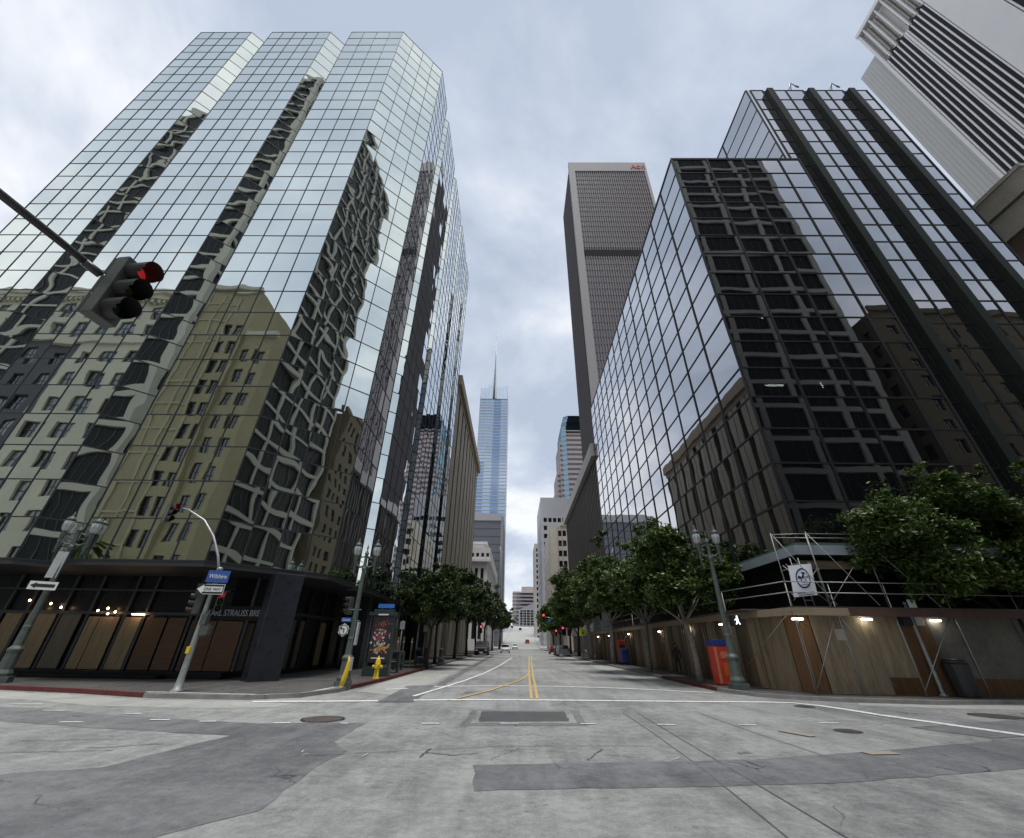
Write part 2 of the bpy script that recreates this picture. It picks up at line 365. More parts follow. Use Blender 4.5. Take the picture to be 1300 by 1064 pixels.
sheet('road_patch', [(-15.5,13.9),(-12.06,13.5),(-10.18,12.76),(-5.68,11.87),(-3.41,12.25),(-3.34,10.08),(-2.83,9.27),(-2.94,8.2),(-2.78,6.34),(-4.0,4.8),(-8.15,6.84),(-5.91,7.97),(-5.5,10.45),(-8.61,10.94),(-12.3,11.8)], 0.008, M_patch)
sheet('road_patch', [(-4.25,16.04),(-3.14,16.21),(-3.5,22.48),(-4.55,21.86)], 0.0125, M_patch)
sheet('road_patch', [(-1.24,12.06),(1.67,12.39),(1.84,15.09),(-1.17,14.68)], 0.008, M_patch)
sheet('road_patch', [(-1.02,12.42),(1.48,12.68),(1.58,14.9),(-1.03,14.52)], 0.012, M_road)
sheet('road_patch', [(-0.84,12.66),(1.31,12.92),(1.38,14.7),(-0.89,14.4)], 0.016, M_patch2)
sheet('road_patch', [(-0.64,8.53),(4.05,9.28),(7.23,10.37),(11.05,11.82),(13.0,12.2),(12.6,10.6),(8.2,9.0),(4.4,7.9),(-0.5,7.2)], 0.008, M_patch)
sheet('road_patch', [(9.58,13.05),(10.85,13.54),(16.45,15.76),(20,15),(11.25,12.02),(10.3,11.75)], 0.012, M_patch)
sheet('road_patch', [(-3.5,22.6),(-3.1,21.8),(-3.15,77),(-3.65,77)], 0.012, M_patch)
sheet('gutter_apron', [(-5.95,19.2),(-4.35,18.2),(-3.8,23),(-3.72,61),(-5.98,66)], 0.008, M_conc)
sheet('gutter_apron', [(6.6,24),(8.4,23),(8.4,120),(7.2,120)], 0.008, M_conc)
sheet('gutter_apron', [(-30,16.2),(-14.4,15.2),(-11.3,14.1),(-7.8,14.1),(-6.6,14.6),(-6.6,15.4),(-8.0,15.7),(-11.3,15.65),(-14.4,16.6),(-18.7,17.4),(-30,17.4)], 0.008, M_conc)
sheet('gutter_apron', [(11.5,17.6),(14,17.2),(24,17.0),(30,17.2),(30,18.8),(19.5,19.0),(14.7,17.9),(12,18.3)], 0.008, M_conc)
# long paved-over seam trenches and cracks
for t in ([(3.41,14.82),(3.38,11.76),(3.34,8.71),(3.30,5.0)], [(3.01,14.76),(2.98,11.54),(2.9,8.67),(2.65,5.0)], [(5.2,14.9),(5.3,11.5),(5.42,9.6)]):
    ribbon('road_seam', t, 0.02, 0.0125, M_patch)
def jag(p0, p1, n, amp):
    return [(p0[0]+(p1[0]-p0[0])*i/n+random.uniform(-amp,amp), p0[1]+(p1[1]-p0[1])*i/n+random.uniform(-amp,amp)) for i in range(n+1)]
cm = MB()
for a, b, w in (((-3.24,8.94),(-0.19,9.96),.03),((-0.19,9.96),(2.4,10.2),.03),((-1.55,8.97),(-1.45,9.6),.05),((-1.5,9.3),(-1.0,9.15),.05),((-1.1,9.1),(-0.6,9.35),.04),
                ((1.2,9.0),(1.6,9.9),.03),((1.6,9.4),(2.1,9.2),.03),((-0.4,8.9),(0.1,9.8),.02),((-6.6,9.0),(-8.2,8.7),.04),((-7.2,9.9),(-8.8,9.6),.03),((-6.2,9.6),(-7.2,9.1),.05),((-7.5,8.0),(-9.5,8.2),.03)):
    ribbon('c', jag(a, b, 14, 0.03), w*.55, 0.0128, None, cm)
struct('road_crack', cm, M_patch2)
# painted lines
lineA = [(-7.86,15.59),(-6.11,15.96),(-4.28,16.34)]
ribbon('crosswalk_line', lineA, 0.3, 0.0165, M_pw)
ribbon('crosswalk_line', [(-3.24,16.72),(-1.39,17.13),(1.23,17.43),(3.89,17.61),(6.6,17.8),(8.6,18.0),(9.5,17.9),(10.0,17.2),(10.25,16.3),(10.45,15.2),(10.96,13.67),(11.46,12.23),(12.3,9.5)], 0.3, 0.0165, M_pw)
ribbon('crosswalk_line', [(-5.0,20.0),(-4.3,20.7)], 0.22, 0.0165, M_pw)
ribbon('crosswalk_line', [(-3.4,21.7),(-0.47,22.6),(1.63,22.8),(3.7,22.6),(5.93,22.0),(8.06,21.11)], 0.26, 0.0165, M_pw)
ribbon('centre_line', [(0.57,17.67),(0.65,21.42),(0.81,28.59),(1.21,43.55),(2.14,76.2)], 0.1, 0.0205, M_py)
ribbon('centre_line', [(0.77,17.69),(0.87,21.45),(1.04,28.64),(1.46,43.64),(2.48,76.4)], 0.1, 0.0205, M_py)
ribbon('centre_line', [(-1.92,17.37),(-1.03,20.1),(-0.13,24.05),(0.46,27.15),(0.78,30.5),(1.0,34.06)], 0.12, 0.0245, M_py)
ribbon('lane_line', [(-3.48,17.85),(-3.01,21.06),(-2.47,25.21),(-1.89,31.45),(-1.25,42.61),(-0.4,66.33)], 0.15, 0.0205, M_pw)
ribbon('crosswalk_line', [(-5.9,84),(8.4,84)], 0.9, 0.0165, M_pw)
ribbon('crosswalk_line', [(-5.9,89),(8.4,89)], 0.5, 0.0165, M_pw)
dm = MB(); um = MB()
for a, b in (((-9.48,12.85),(-9.16,12.89)),((-9.86,11.49),(-9.41,11.55)),((-8.27,12.01),(-7.85,12.06)),((-7.08,11.93),(-6.73,11.97)),((-5.39,11.91),(-5.04,11.95)),((-3.93,12.02),(-3.76,12.04)),
             ((-2.13,12.23),(-1.74,12.27)),((-0.33,12.44),(0.09,12.48)),((1.56,12.6),(1.91,12.64)),((3.39,12.69),(3.82,12.74)),((5.38,12.86),(5.82,12.91)),((7.62,13.41),(8.15,13.47)),((-11.8,13.1),(-11.3,13.15)),((-13.6,14.1),(-12.9,14.2))):
    ribbon('d', [a, b], 0.09, 0.0205, None, dm)
for k in range(22):   # scraped and overpainted utility marks
    x, y = random.uniform(-9, 9), random.uniform(7, 16); a = random.uniform(0, 3.1); l = random.uniform(0.06, 0.28)
    if random.random() < 0.6: x = random.choice((-2.6,-1.6,2.4,4.2,5.4))+random.gauss(0,.5); y = random.choice((8.9,10.4,14.1,15.2))+random.gauss(0,.25)
    ribbon('d', [(x,y),(x+l*math.cos(a)*.5,y+l*math.sin(a)*.3),(x+l*math.cos(a),y+l*math.sin(a))], random.uniform(.012,.025), 0.0207, None, um)
struct('lane_line', dm, M_pw)
if um.f: struct('utility_mark', um, M_pw2)
M_ystain = paint_mat('faded_orange_paint', (0.36,0.32,0.24), (0.28,0.28,0.265))
ribbon('road_stain', [(6.0,12.2),(6.35,11.5)], 0.22, 0.0205, M_ystain)
ribbon('road_stain', [(6.3,9.9),(6.9,10.0)], 0.25, 0.0205, M_ystain)
M_iron = mat('rusty_cast_iron', (0.10,0.085,0.075), 0.7, var=0.4, vscale=9, bump=0.01, bscale=40)
def manhole(x, y, r, label):
    t = thing('manhole_cover', label, 'manhole cover', (x, y, 0.0), group='manhole covers in the road')
    a = MB(); a.lathe([(r*.86,0.006),(r*.86,0.022),(r*.84,0.024)], n=28)
    for k in range(-3, 4): a.box((k*r*.2,0,0.026), (r*.06, 2*r*math.sqrt(max(.05,.66-(k*.2)**2)), 0.006))
    a.build('cover', M_iron, t)
    b = MB(); n = 28
    for j in range(n):
        c0, c1 = 2*math.pi*j/n, 2*math.pi*(j+1)/n
        b.face([(r*math.cos(c0),r*math.sin(c0),.018),(r*math.cos(c1),r*math.sin(c1),.018),(r*.9*math.cos(c1),r*.9*math.sin(c1),.018),(r*.9*math.cos(c0),r*.9*math.sin(c0),.018)])
    b.build('rim', M_frame_dark, t)
manhole(-4.55, 12.6, 0.5, 'rusty brown round manhole cover beside the dark asphalt patch on the left')
manhole(13.9, 15.4, 0.62, 'large dark manhole cover at the right edge beside the white line')
manhole(9.3, 16.9, 0.3, 'small manhole cover just outside the bend of the white stop line')
manhole(7.6, 12.3, 0.28, 'small round iron cover in the open pale concrete of the junction')

# ------------------------------------------------------------------ pavements and kerbs
KL = [(-60,17.8),(-18.75,17.8),(-14.3,16.95),(-11.3,16.05),(-8.3,16.05),(-7.0,16.9),(-6.4,18.8),(-6.15,25.7),(-6.1,150)]
KR = [(8.5,150),(8.5,26),(8.6,22),(9.2,19.9),(10.2,19.0),(11.8,18.5),(14.7,18.2),(19.5,19.1),(60,19.4)]
def pavement(K, far, nm):
    mb = MB(); mb.prism(K+far, -0.3, 0.115); struct('pavement', mb, M_walk)
    kb = MB()
    for (x0,y0),(x1,y1) in zip(K, K[1:]):
        d = Vector((x1-x0,y1-y0,0)); nn = Vector((d.y,-d.x,0)).normalized()*0.16
        kb.obox((x0+nn.x*.02,y0+nn.y*.02,-.2), d, -nn, (0,0,0.325))
    struct('kerb', kb, M_kerb, 0)
pavement(KL, [(-60,150)], 'l'); pavement(KR, [(60,150)], 'r')
pavement([(-6.1,-5.6),(-60,-5.6)], [(-60,-80),(-6.1,-80)], 'bl')
pavement([(60,-5.6),(8.5,-5.6)], [(8.5,-80),(60,-80)], 'br')
def redkerb(pts):
    mb = MB()
    for (x0,y0),(x1,y1) in zip(pts, pts[1:]):
        d = Vector((x1-x0,y1-y0,0)); nn = Vector((d.y,-d.x,0)).normalized()*0.16
        mb.obox((x0+nn.x*.05,y0+nn.y*.05,-.19), d, -nn*1.03, (0,0,0.319))
    struct('red_kerb', mb, M_redkerb)
redkerb([(-40,17.8),(-18.75,17.8),(-14.3,16.95),(-11.6,16.14)])
redkerb([(-6.36,19.9),(-6.15,25.7),(-6.14,33.7)])
redkerb([(8.5,29.5),(8.5,26),(8.6,22)]); redkerb([(20.2,19.107),(40,19.25)])
ribbon('kerb_line', [(-11.87,16.57),(-10.54,16.5),(-8.6,16.4),(-7.8,16.35)], 0.1, 0.1195, M_pw)
ribbon('kerb_line', [(-6.95,17.4),(-6.75,19.2),(-6.5,20.0)], 0.1, 0.1195, M_pw)
pj = MB()   # score lines of the pavement slabs
for y in range(22, 118, 2): pj.bb(-9.4,-6.3, y, y+.025, .1155, .1185); pj.bb(8.75,10.8, y, y+.025, .1155, .1185)
for x in range(-28, -8, 2): pj.bb(x, x+.025, 18.1, 22.0, .1155, .1185)
struct('pavement_joint', pj, mat('joint_dirt', (0.06,0.058,0.055), 0.9))
for s in (-1, 1):   # far pavements up the hill
    mb = MB()
    for a, b in zip(YS[6:], YS[7:]):
        if b > 900: break
        x0, x1 = (-11,-6.15) if s < 0 else (8.55,13)
        mb.face([(x0+xoff(a),a,prof(a)+.12),(x1+xoff(a),a,prof(a)+.12),(x1+xoff(b),b,prof(b)+.12),(x0+xoff(b),b,prof(b)+.12)])
    struct('pavement', mb, M_conc)

# ------------------------------------------------------------------ buildings
M_mirror = mirror_mat('silver_green_mirror_glass', (0.87,0.92,0.86), 0.0075, 0.5)
M_mirror_w = mirror_mat('wavy_mirror_glass', (0.84,0.89,0.82), 0.018, 0.46, lowdetail=0.8)
M_mirror_s = mirror_mat('street_side_mirror_glass', (0.86,0.90,0.92), 0.006, 0.5)
M_mullion = mat('dark_mullion', (0.035,0.04,0.045), 0.5, metal=0.3)
M_base = mat('black_granite', (0.008,0.0085,0.01), 0.3, var=0.3, vscale=2, spec=.25)
M_soffit = mat('dark_soffit', (0.03,0.03,0.032), 0.6)

def curtain(wins, grid, P, u, W, z0, z1, cols, rows, mi=0, tilt=0.003, mw=0.05, md=0.05, hw=None, tl=None):
    """cols / rows: counts or lists of positions"""
    P = Vector((P[0],P[1],0)); u = Vector(u).normalized(); Z = Vector((0,0,1)); n = u.cross(Z); hw = hw or mw
    ca = [W*i/cols for i in range(cols+1)] if isinstance(cols, int) else cols
    ra = [z0+(z1-z0)*j/rows for j in range(rows+1)] if isinstance(rows, int) else rows
    for i in range(len(ca)-1):
        for j in range(len(ra)-1):
            a0, a1, b0, b1 = ca[i], ca[i+1], ra[j], ra[j+1]
            tx, tz = random.gauss(0, tilt), random.gauss(0, tilt); ch, cv = (a1-a0)/2, (b1-b0)/2
            q = [P+u*a+Z*b+n*(sx*ch*tx+sz*cv*tz) for a, b, sx, sz in ((a0,b0,-1,-1),(a1,b0,1,-1),(a1,b1,1,1),(a0,b1,-1,1))]
            wins.append((q, mi))
    for a in ca: grid.obox(P+u*(a-mw/2)+Z*z0-n*0.03, u*mw, n*(md+.03), Z*(z1-z0))
    for b in ra: grid.obox(P+Z*(b-hw/2)-n*0.03, u*W, n*(md*0.75+.03), Z*hw)

def left_tower():
    t = thing('mirror_glass_tower', 'tall mirrored glass tower with sawtooth facets reflecting the buildings across the street', 'building', (-20,30,0))
    prof2 = [(-36.2,19.0),(-30.45,19.0)]
    segs = []   # (p0, p1, ncols, mat)
    def seg(p0, p1, n, m): segs.append((p0, p1, n, m))
    fx = [(-36.2,-30.45,4),(-28.1,-21.45,5),(-19.05,-13.2,4)]
    for k, (a, b, n) in enumerate(fx):
        seg((a,18.95),(b,18.95),n,0)
        if k < 2:
            c = fx[k+1][0]; d = (c-b)/2
            seg((b,18.95),(b+d,18.95+d),1,1); seg((b+d,18.95+d),(c,18.95),1,1)
    seg((-13.2,18.95),(-9.35,22.8),4,1)
    ey = [(22.8,26.8,3),(28.6,34.8,4),(36.6,43.0,4),(44.8,51.0,4),(52.7,56.0,2)]
    for k, (a, b, n) in enumerate(ey):
        seg((-9.35,a),(-9.35,b),n,2)
        if k < 4:
            c = ey[k+1][0]; d = (c-b)/2
            seg((-9.35,b),(-9.35-d,b+d),1,2); seg((-9.35-d,b+d),(-9.35,c),1,1)
    wins = []; 
    for p0, p1, n, m in segs:
        grid = MB(); u = (p1[0]-p0[0], p1[1]-p0[1], 0); W = math.hypot(u[0], u[1])
        curtain(wins, grid, p0, u, W, 4.4, 60.0, n, 32, m, tilt=0.0022 if m == 0 else 0.0035, mw=0.045, hw=0.05, md=0.03)
        grid.build('mullion_grid', M_mullion, t, world=True)
    place_windows(t, wins, [M_mirror, M_mirror_w, M_mirror_s], 'glass_pane')
    outline = [segs[0][0]]+[s[1] for s in segs]+[(-36.2,56.0)]
    ins = outline
    c = MB(); A = ins
    c.prism(A, 59.98, 60.12); c.build('roof', M_mullion, t, world=True)
    c = MB(); c.prism([(x, y) for x, y in A], 4.18, 4.37); c.build('soffit', M_soffit, t, world=True)
    c = MB(); c.obox((-36.2,56,4.4),(26.85,0,0),(0,.1,0),(0,0,55.5)); c.obox((-36.2,19.05,4.4),(-.1,0,0),(0,36.9,0),(0,0,55.5)); c.build('party_wall', M_soffit, t, world=True)
    c = MB(); c.prism([(-36.5,22.4),(-13.6,22.4),(-11.9,24.1),(-11.9,56),(-36.5,56)], 0.1, 4.2); c.build('recessed_shopfront', M_base, t, world=True)
    c = MB(); c.bb(-36.5,-12.6,21.7,22.36,.1,.36); c.bb(-36.5,-15.0,21.2,21.7,.1,.24); c.build('plinth_step', M_base, t, world=True)
    for cx, cy, rz, w in ((-10.75,21.45,R(45),1.25),(-10.6,32.5,0,1.2),(-10.6,41,0,1.2),(-10.6,50,0,1.2),(-26.6,20.4,0,1.1),(-36,20.4,0,1.1)):
        if cx < -20: continue
        c = MB(); c.box((cx,cy,2.15),(w,.9,4.1), rz); c.build('column', mat('blue_black_granite', (0.02,0.023,0.031), 0.3, var=0.25, vscale=3), t, world=True, bevel=0.02)
    # shopfront transoms, boarded bays
    tr = MB()
    for x in (-33,-30,-27,-24.2,-23.1,-21.4,-20.1,-18.35,-17.4,-15.2,-14.9,-12.5): tr.bb(x-.06,x+.06,22.26,22.38,.36,4.15)
    tr.bb(-36.5,-13.7,22.24,22.38,2.5,2.62); tr.bb(-36.5,-13.7,22.25,22.38,3.5,3.58)
    for y in range(25, 56, 2): tr.bb(-11.88,-11.76,y,y+.1,.3,4.15)
    tr.bb(-11.88,-11.75,24.2,56,2.7,2.85); tr.build('shopfront_frame', M_mullion, t, world=True)
    ply = [mat('raw_plywood', (0.24,0.18,0.10), 0.8, var=0.3, vscale=1.2, stretch=(6,6,0.8)), mat('brown_plywood', (0.10,0.05,0.02), 0.7, var=0.35, vscale=1.4, stretch=(1,1,6)), mat('grey_plywood', (0.12,0.105,0.07), 0.8, var=0.3, vscale=1.2, stretch=(6,6,.8))]
    for x0, x1, m, z1 in ((-24.0,-23.2,0,2.5),(-22.9,-21.6,0,2.5),(-21.3,-20.4,2,2.5),(-20.0,-19.5,0,2.4),(-19.45,-18.55,0,2.4),(-18.3,-17.5,0,2.4),(-17.25,-16.3,1,2.4),(-16.2,-15.35,1,2.4),(-15.05,-13.9,1,2.3),(-13.85,-12.65,1,2.3)):
        b = MB(); b.bb(x0,x1,22.28,22.34,.38,z1); b.build('plywood_board', ply[m], t, world=True)
    dv = Vector((1,1,0)).normalized(); 
    for s, w, m in ((.35,.95,2),(1.55,.35,2)):
        b = MB(); b.obox(Vector((-13.6,22.4,.35))+dv*s+Vector((.03,-.03,0)), dv*w, Vector((.03,-.03,0)), (0,0,1.9)); b.build('plywood_board', ply[m], t, world=True)
    for y0, y1, m in ((24.8,25.8,2),(26.4,26.9,2),(29.2,30.0,0),(31,31.5,2)):
        b = MB(); b.bb(-11.88,-11.8,y0,y1,.35,2.5); b.build('plywood_board', ply[m], t, world=True)
    M_bulb = mat('warm_bulb', (1,.8,.6), 0.4, emit=(1.0,.62,.34), estr=9)
    for x, z in ((-23.05,3.02),(-21.96,2.9),(-22.5,2.73),(-21.38,2.75),(-19.57,2.64),(-19.14,2.74),(-19.04,2.52),(-18.72,2.6)):
        b = MB(); b.lathe([(.005,-.05),(.035,-.03),(.045,0),(.03,.03),(.01,.05)], (x,22.1,z), 8); b.build('soffit_lamp', M_bulb, t, world=True)
        b = MB(); b.tube([(x,22.1,z+.05),(x,22.1,4.18)], .008, 5); b.build('lamp_flex', M_black, t, world=True)
    b = MB(); b.obox((-17.9,22.1,2.49),(.6,0,0),(0,.03,0),(0,0,.04)); b.build('strip_lamp', M_bulb, t, world=True)
    b = MB(); b.obox((-13.0,24.0,1.9),(.35,.35,0),(.02,-.02,0),(0,0,.04)); b.build('strip_lamp', mat('white_tube', (1,1,1), .4, emit=(1,.95,.85), estr=6), t, world=True)
    text_part('sign_lettering', 'KARL STRAUSS BREWING', 0.36, mat('steel_letters', (0.36,0.38,0.42), 0.4, metal=0.4), t, (-14.42+20,22.18-30,2.62), (R(90),0,0), 0.02, 'LEFT', 0.80, 0.0)
    b = MB(); b.bb(-14.6,-12.0,22.2,22.3,2.34,2.92); b.build('sign_fascia', M_base, t, world=True)
left_tower()

M_rglass = mirror_mat('dark_mirror_glass', (0.95,0.97,1.0), 0.0055, 0.42, see=0.3, f0=0.05, fpow=1.35)
M_rglass2 = mirror_mat('dark_side_glass', (0.95,0.97,1.0), 0.005, 0.42, see=0.02, f0=0.06, fpow=1.25)
M_rfin = mat('dark_green_fin_metal', (0.014,0.019,0.015), 0.55, var=0.25, vscale=0.8, spec=.2)
M_rmull = mat('bronze_mullion', (0.022,0.021,0.022), 0.5, spec=.25)
def right_block():
    t = thing('dark_glass_building', 'dark glass office block with a tall three-finned slab, scaffolded at its base', 'building', (18,30,0))
    wins = []
    g1 = MB(); zr = [5.9+2.0375*j for j in range(17)]
    curtain(wins, g1, (13.6,21.2), (1,0,0), 11.3, 5.9, 38.5, [0,3.15,6.3,9.45,11.3], zr, 0, 0.0025, 0.13, 0.06, 0.09); g1.build('mullion_grid', M_rmull, t, world=True)
    g2 = MB()
    curtain(wins, g2, (13.6,68.0), (0,-1,0), 46.8, 5.9, 38.5, 14, zr, 1, 0.0025, 0.13, 0.06, 0.09); g2.build('mullion_grid', M_rmull, t, world=True)
    g3 = MB(); zt = [3.9+2.04*j for j in range(25)]; H = zt[-1]
    colx = [24.95,26.25,27.0,28.8,30.6,31.35,33.1,34.85,35.6,37.3]
    for a, b in ((24.95,26.25),(26.87,30.6),(31.22,34.85),(35.47,37.4)):
        zz = [z for z in zt]
        cols = [0,(b-a)/2,b-a] if b-a > 2.5 else [0,b-a]
        curtain(wins, g3, (a,21.8), (1,0,0), b-a, 3.9, H, cols, zz, 0, 0.002, 0.14, 0.05, 0.11)
    g3.build('mullion_grid', M_rmull, t, world=True)
    g4 = MB(); zs = [z for z in zt if z > 37.5]
    curtain(wins, g4, (24.5,45.8), (0,-1,0), 24.0, zs[0], H, 4, zs, 1, 0.0025, 0.13, 0.05, 0.09); 
    wins.append(([Vector((24.5,21.8,38.6)),Vector((24.95,21.8,38.6)),Vector((24.95,21.8,H)),Vector((24.5,21.8,H))],0)); g4.build('mullion_grid', M_rmull, t, world=True)
    place_windows(t, wins, [M_rglass, M_rglass2], 'glass_pane', cap=100)
    for x in (26.25,30.6,34.85):
        f = MB(); f.obox((x,21.22,3.2),(.62,0,0),(0,.9,0),(0,0,H-.7-3.2)); f.build('fin', M_rfin, t, world=True, bevel=0.02)
    f = MB(); f.bb(13.7,24.85,21.75,67.9,38.42,38.6); f.bb(13.55,24.95,21.14,21.75,38.5,38.72); f.bb(13.54,13.8,21.75,68.05,38.5,38.72); f.build('roof', M_rmull, t, world=True)
    f = MB(); f.bb(24.45,37.45,21.9,45.8,H-.02,H+.16); f.build('roof', M_rmull, t, world=True)
    f = MB(); f.bb(37.35,37.47,21.74,45.8,3,H); f.bb(24.6,37.4,45.7,45.85,3,H); f.bb(13.7,24.5,67.8,68.05,3,38.4); f.build('end_wall', M_rfin, t, world=True)
    # dark interior seen faintly through the front glass: floor slabs and a core wall
    s = MB()
    for j in range(1, 16): s.bb(14.2,24.8,21.5,23.9,zr[j]-.12,zr[j]+.12)
    s.build('floor_slabs', mat('dark_ceiling', (0.10,0.10,0.10), 0.9), t, world=True)
    s = MB(); s.bb(14.2,37.0,24.0,24.2,3,38.0); s.bb(25.0,37.0,24.0,24.2,38.0,H-.5) ; s.build('core_wall', mat('dim_interior', (0.04,0.05,0.05), 0.9), t, world=True)
    M_tube = mat('office_light_tube', (1,1,1), 0.5, emit=(1.0,.9,.68), estr=26)
    for (x0,x1,z) in ((17.25,18.26,28.6),(18.6,18.75,28.6),(15.92,17.09,15.95),(17.3,17.5,21.6)):
        s = MB(); s.bb(x0,x1,22.9,23.0,z-.05,z+.03); s.build('ceiling_light', M_tube, t, world=True)
    s = MB(); s.obox((19.3,22.6,15.95),(.55,.6,0),(-.05,.05,0),(0,0,.06)); s.build('ceiling_light', M_tube, t, world=True)
    # louvred plant openings low on the tall slab
    for x0, x1 in ((31.6,33.0),(33.2,34.7)):
        s = MB()
        for k in range(16): s.obox((x0,21.68,14.2+k*.13),(x1-x0,0,0),(0,.09,.05),(0,0,.025))
        s.build('louvre', M_rmull, t, world=True)
    # canopy ring above the scaffold, with the dark wall behind it
    M_can = mat('silver_blue_fascia', (0.4,0.46,0.5), 0.35, metal=0.3, var=0.15, vscale=1)
    c = MB(); c.bb(12.9,37,20.35,21.9,5.28,5.5); c.bb(12.9,13.7,21.9,68,5.28,5.5); c.build('canopy', M_rmull, t, world=True)
    c = MB(); c.bb(12.8,37,20.25,20.35,5.22,5.62); c.bb(12.72,12.8,20.25,68,5.22,5.62); c.build('canopy_fascia', M_can, t, world=True)
    c = MB(); c.bb(12.84,37,20.3,20.34,5.5,5.74); c.bb(12.84,12.9,20.35,68,5.5,5.74); c.build('canopy_gutter', mat('green_gutter', (0.08,0.12,0.11), .5), t, world=True)
    c = MB(); c.bb(13.65,37,21.25,21.9,.1,5.9); c.bb(13.65,14,21.9,67.9,.1,5.9); c.build('ground_wall', M_base, t, world=True)
    c = MB(); c.bb(13.4,17.5,21.1,21.24,4.75,5.1); c.build('timber_header', mat('weathered_timber', (0.3,0.24,0.16), .85, var=.35, vscale=1.5, stretch=(.6,6,6)), t, world=True)
    # window-washing davits on the roof
    for x in (29.2,33.6):
        d = MB(); d.tube([(x,21.95,H+.1),(x+.25,21.5,H+1.0),(x+.7,21.6,H+.55)], .05, 6); d.tube([(x+.25,21.5,H+1.0),(x+.55,22.3,H+.1)], .05, 6); d.tube([(x+.7,21.6,H+.55),(x+1.1,21.7,H+.5)], .09, 6)
        d.build('roof_davit', M_metal, t, world=True)
right_block()

def simple_root(name, label, loc, group=None): return thing(name, label, 'building', loc, group=group)

def ribbed_building():
    t = simple_root('ribbed_concrete_building', 'beige concrete block with tall vertical ribs beyond the mirrored tower', (-20,80,0))
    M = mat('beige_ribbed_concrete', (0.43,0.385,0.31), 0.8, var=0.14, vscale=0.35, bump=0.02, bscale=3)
    c = MB(); c.bb(-40,-10.6,57.6,99,0,37.2); c.build('wall', mat('shaded_brown_recess', (0.10,0.085,0.07), .7), t, world=True)
    y = 57.6
    for k in range(9):
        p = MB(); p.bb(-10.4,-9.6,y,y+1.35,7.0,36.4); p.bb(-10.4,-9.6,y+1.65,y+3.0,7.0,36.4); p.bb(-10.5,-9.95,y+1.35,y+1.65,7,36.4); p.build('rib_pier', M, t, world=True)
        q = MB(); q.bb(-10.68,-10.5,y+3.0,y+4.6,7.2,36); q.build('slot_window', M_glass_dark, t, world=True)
        q = MB(); q.bb(-10.5,-9.7,y+3.02,y+3.06,7.2,36.3); q.bb(-10.5,-9.7,y+4.54,y+4.58,7.2,36.3); q.build('shaded_slot_reveal', MATS['shaded_brown_recess'], t, world=True)  # dark brown plates on the slot sides paint in the groove shadow
        q = MB(); q.bb(-10.9,-9.7,y+.6,y+2.4,.1,6.6); q.build('ground_pier', M, t, world=True)
        y += 4.6
    q = MB(); q.bb(-10.7,-9.55,57.6,99.1,6.5,7.4); q.build('ground_band', M, t, world=True)
    q = MB(); q.bb(-40,-9.0,57.5,99.4,37.2,39.0); q.bb(-40,-9.5,57.5,99.2,36.4,37.2); q.build('cornice', mat('brown_cornice', (0.33,0.27,0.2), .8, var=.15), t, world=True)
ribbed_building()

def white_office():
    t = simple_root('white_stone_building', 'low white stone block with a columned front behind the left street trees', (-15,130,0))
    M = mat('white_stone', (0.7,0.69,0.67), 0.8, var=0.1, vscale=0.4)
    wl = MB(); wins = []
    facade(wl, (-30,115,0), (1,0,0), 22.8, 0, 19.3, 15, 1, 0.8, 15.5, 0.5, wins, mg=(0,.6,1.5,.6))
    facade(wl, (-7.2,115,0), (0,1,0), 50, 0, 19.3, 14, 6, 1.4, 1.9, .3, wins, mg=(1,1,1,.5))
    wl.build('wall', M, t, world=True)
    place_windows(t, wins, [M_glass_dark], 'window')
    s = MB(); s.bb(-30,-6.5,114.2,165.5,19.3,19.9); s.build('cornice', M, t, world=True)
    w2 = MB(); wi = []
    facade(w2, (-30,114.4,0), (1,0,0), 23.4, 19.9, 22.6, 18, 1, .7, .9, .25, wi, sill=.3); facade(w2, (-6.6,114.4,0), (0,1,0), 51, 19.9, 22.6, 26, 1, .8, .9, .25, wi, sill=.3)
    w2.face([(-30,114.4,22.6),(-6.6,114.4,22.6),(-6.6,165.4,22.6),(-30,165.4,22.6)]); w2.build('attic_storey', M, t, world=True)
    place_windows(t, wi, [M_glass_dark], 'attic_window')
    p = MB(); p.bb(-30,-8.2,117,160,22.6,24.0); p.bb(-30,-7.6,116.4,161,24.0,24.5); p.build('penthouse', M, t, world=True)
white_office()

def slab_tower():
    t = simple_root('grey_slab_tower', 'plain dark grey slab tower with pale top band below the spired skyscraper', (-18,190,0))
    c = MB(); c.bb(-30,-6.4,180,215,0,45.5); c.build('wall', mat('dark_grey_cladding', (0.13,0.135,0.155), .5, var=.12, vscale=.1), t, world=True)
    c = MB(); c.bb(-30,-6.2,179.7,215,45.5,48.5); c.build('parapet', mat('pale_grey_cladding', (0.36,0.36,0.37), .6), t, world=True)
    c = MB(); c.bb(-6.4,-5.4,179.8,214,0,47.4); c.build('end_pier', mat('grey_cladding', (0.25,0.25,0.265), .6), t, world=True)
    for k in range(14):
        s = MB(); s.bb(-30,-6.5,179.9,180.0,2+k*3.1,2.12+k*3.1); s.build('floor_joint', mat('cladding_joint', (0.10,0.104,0.12), .6), t, world=True)
slab_tower()

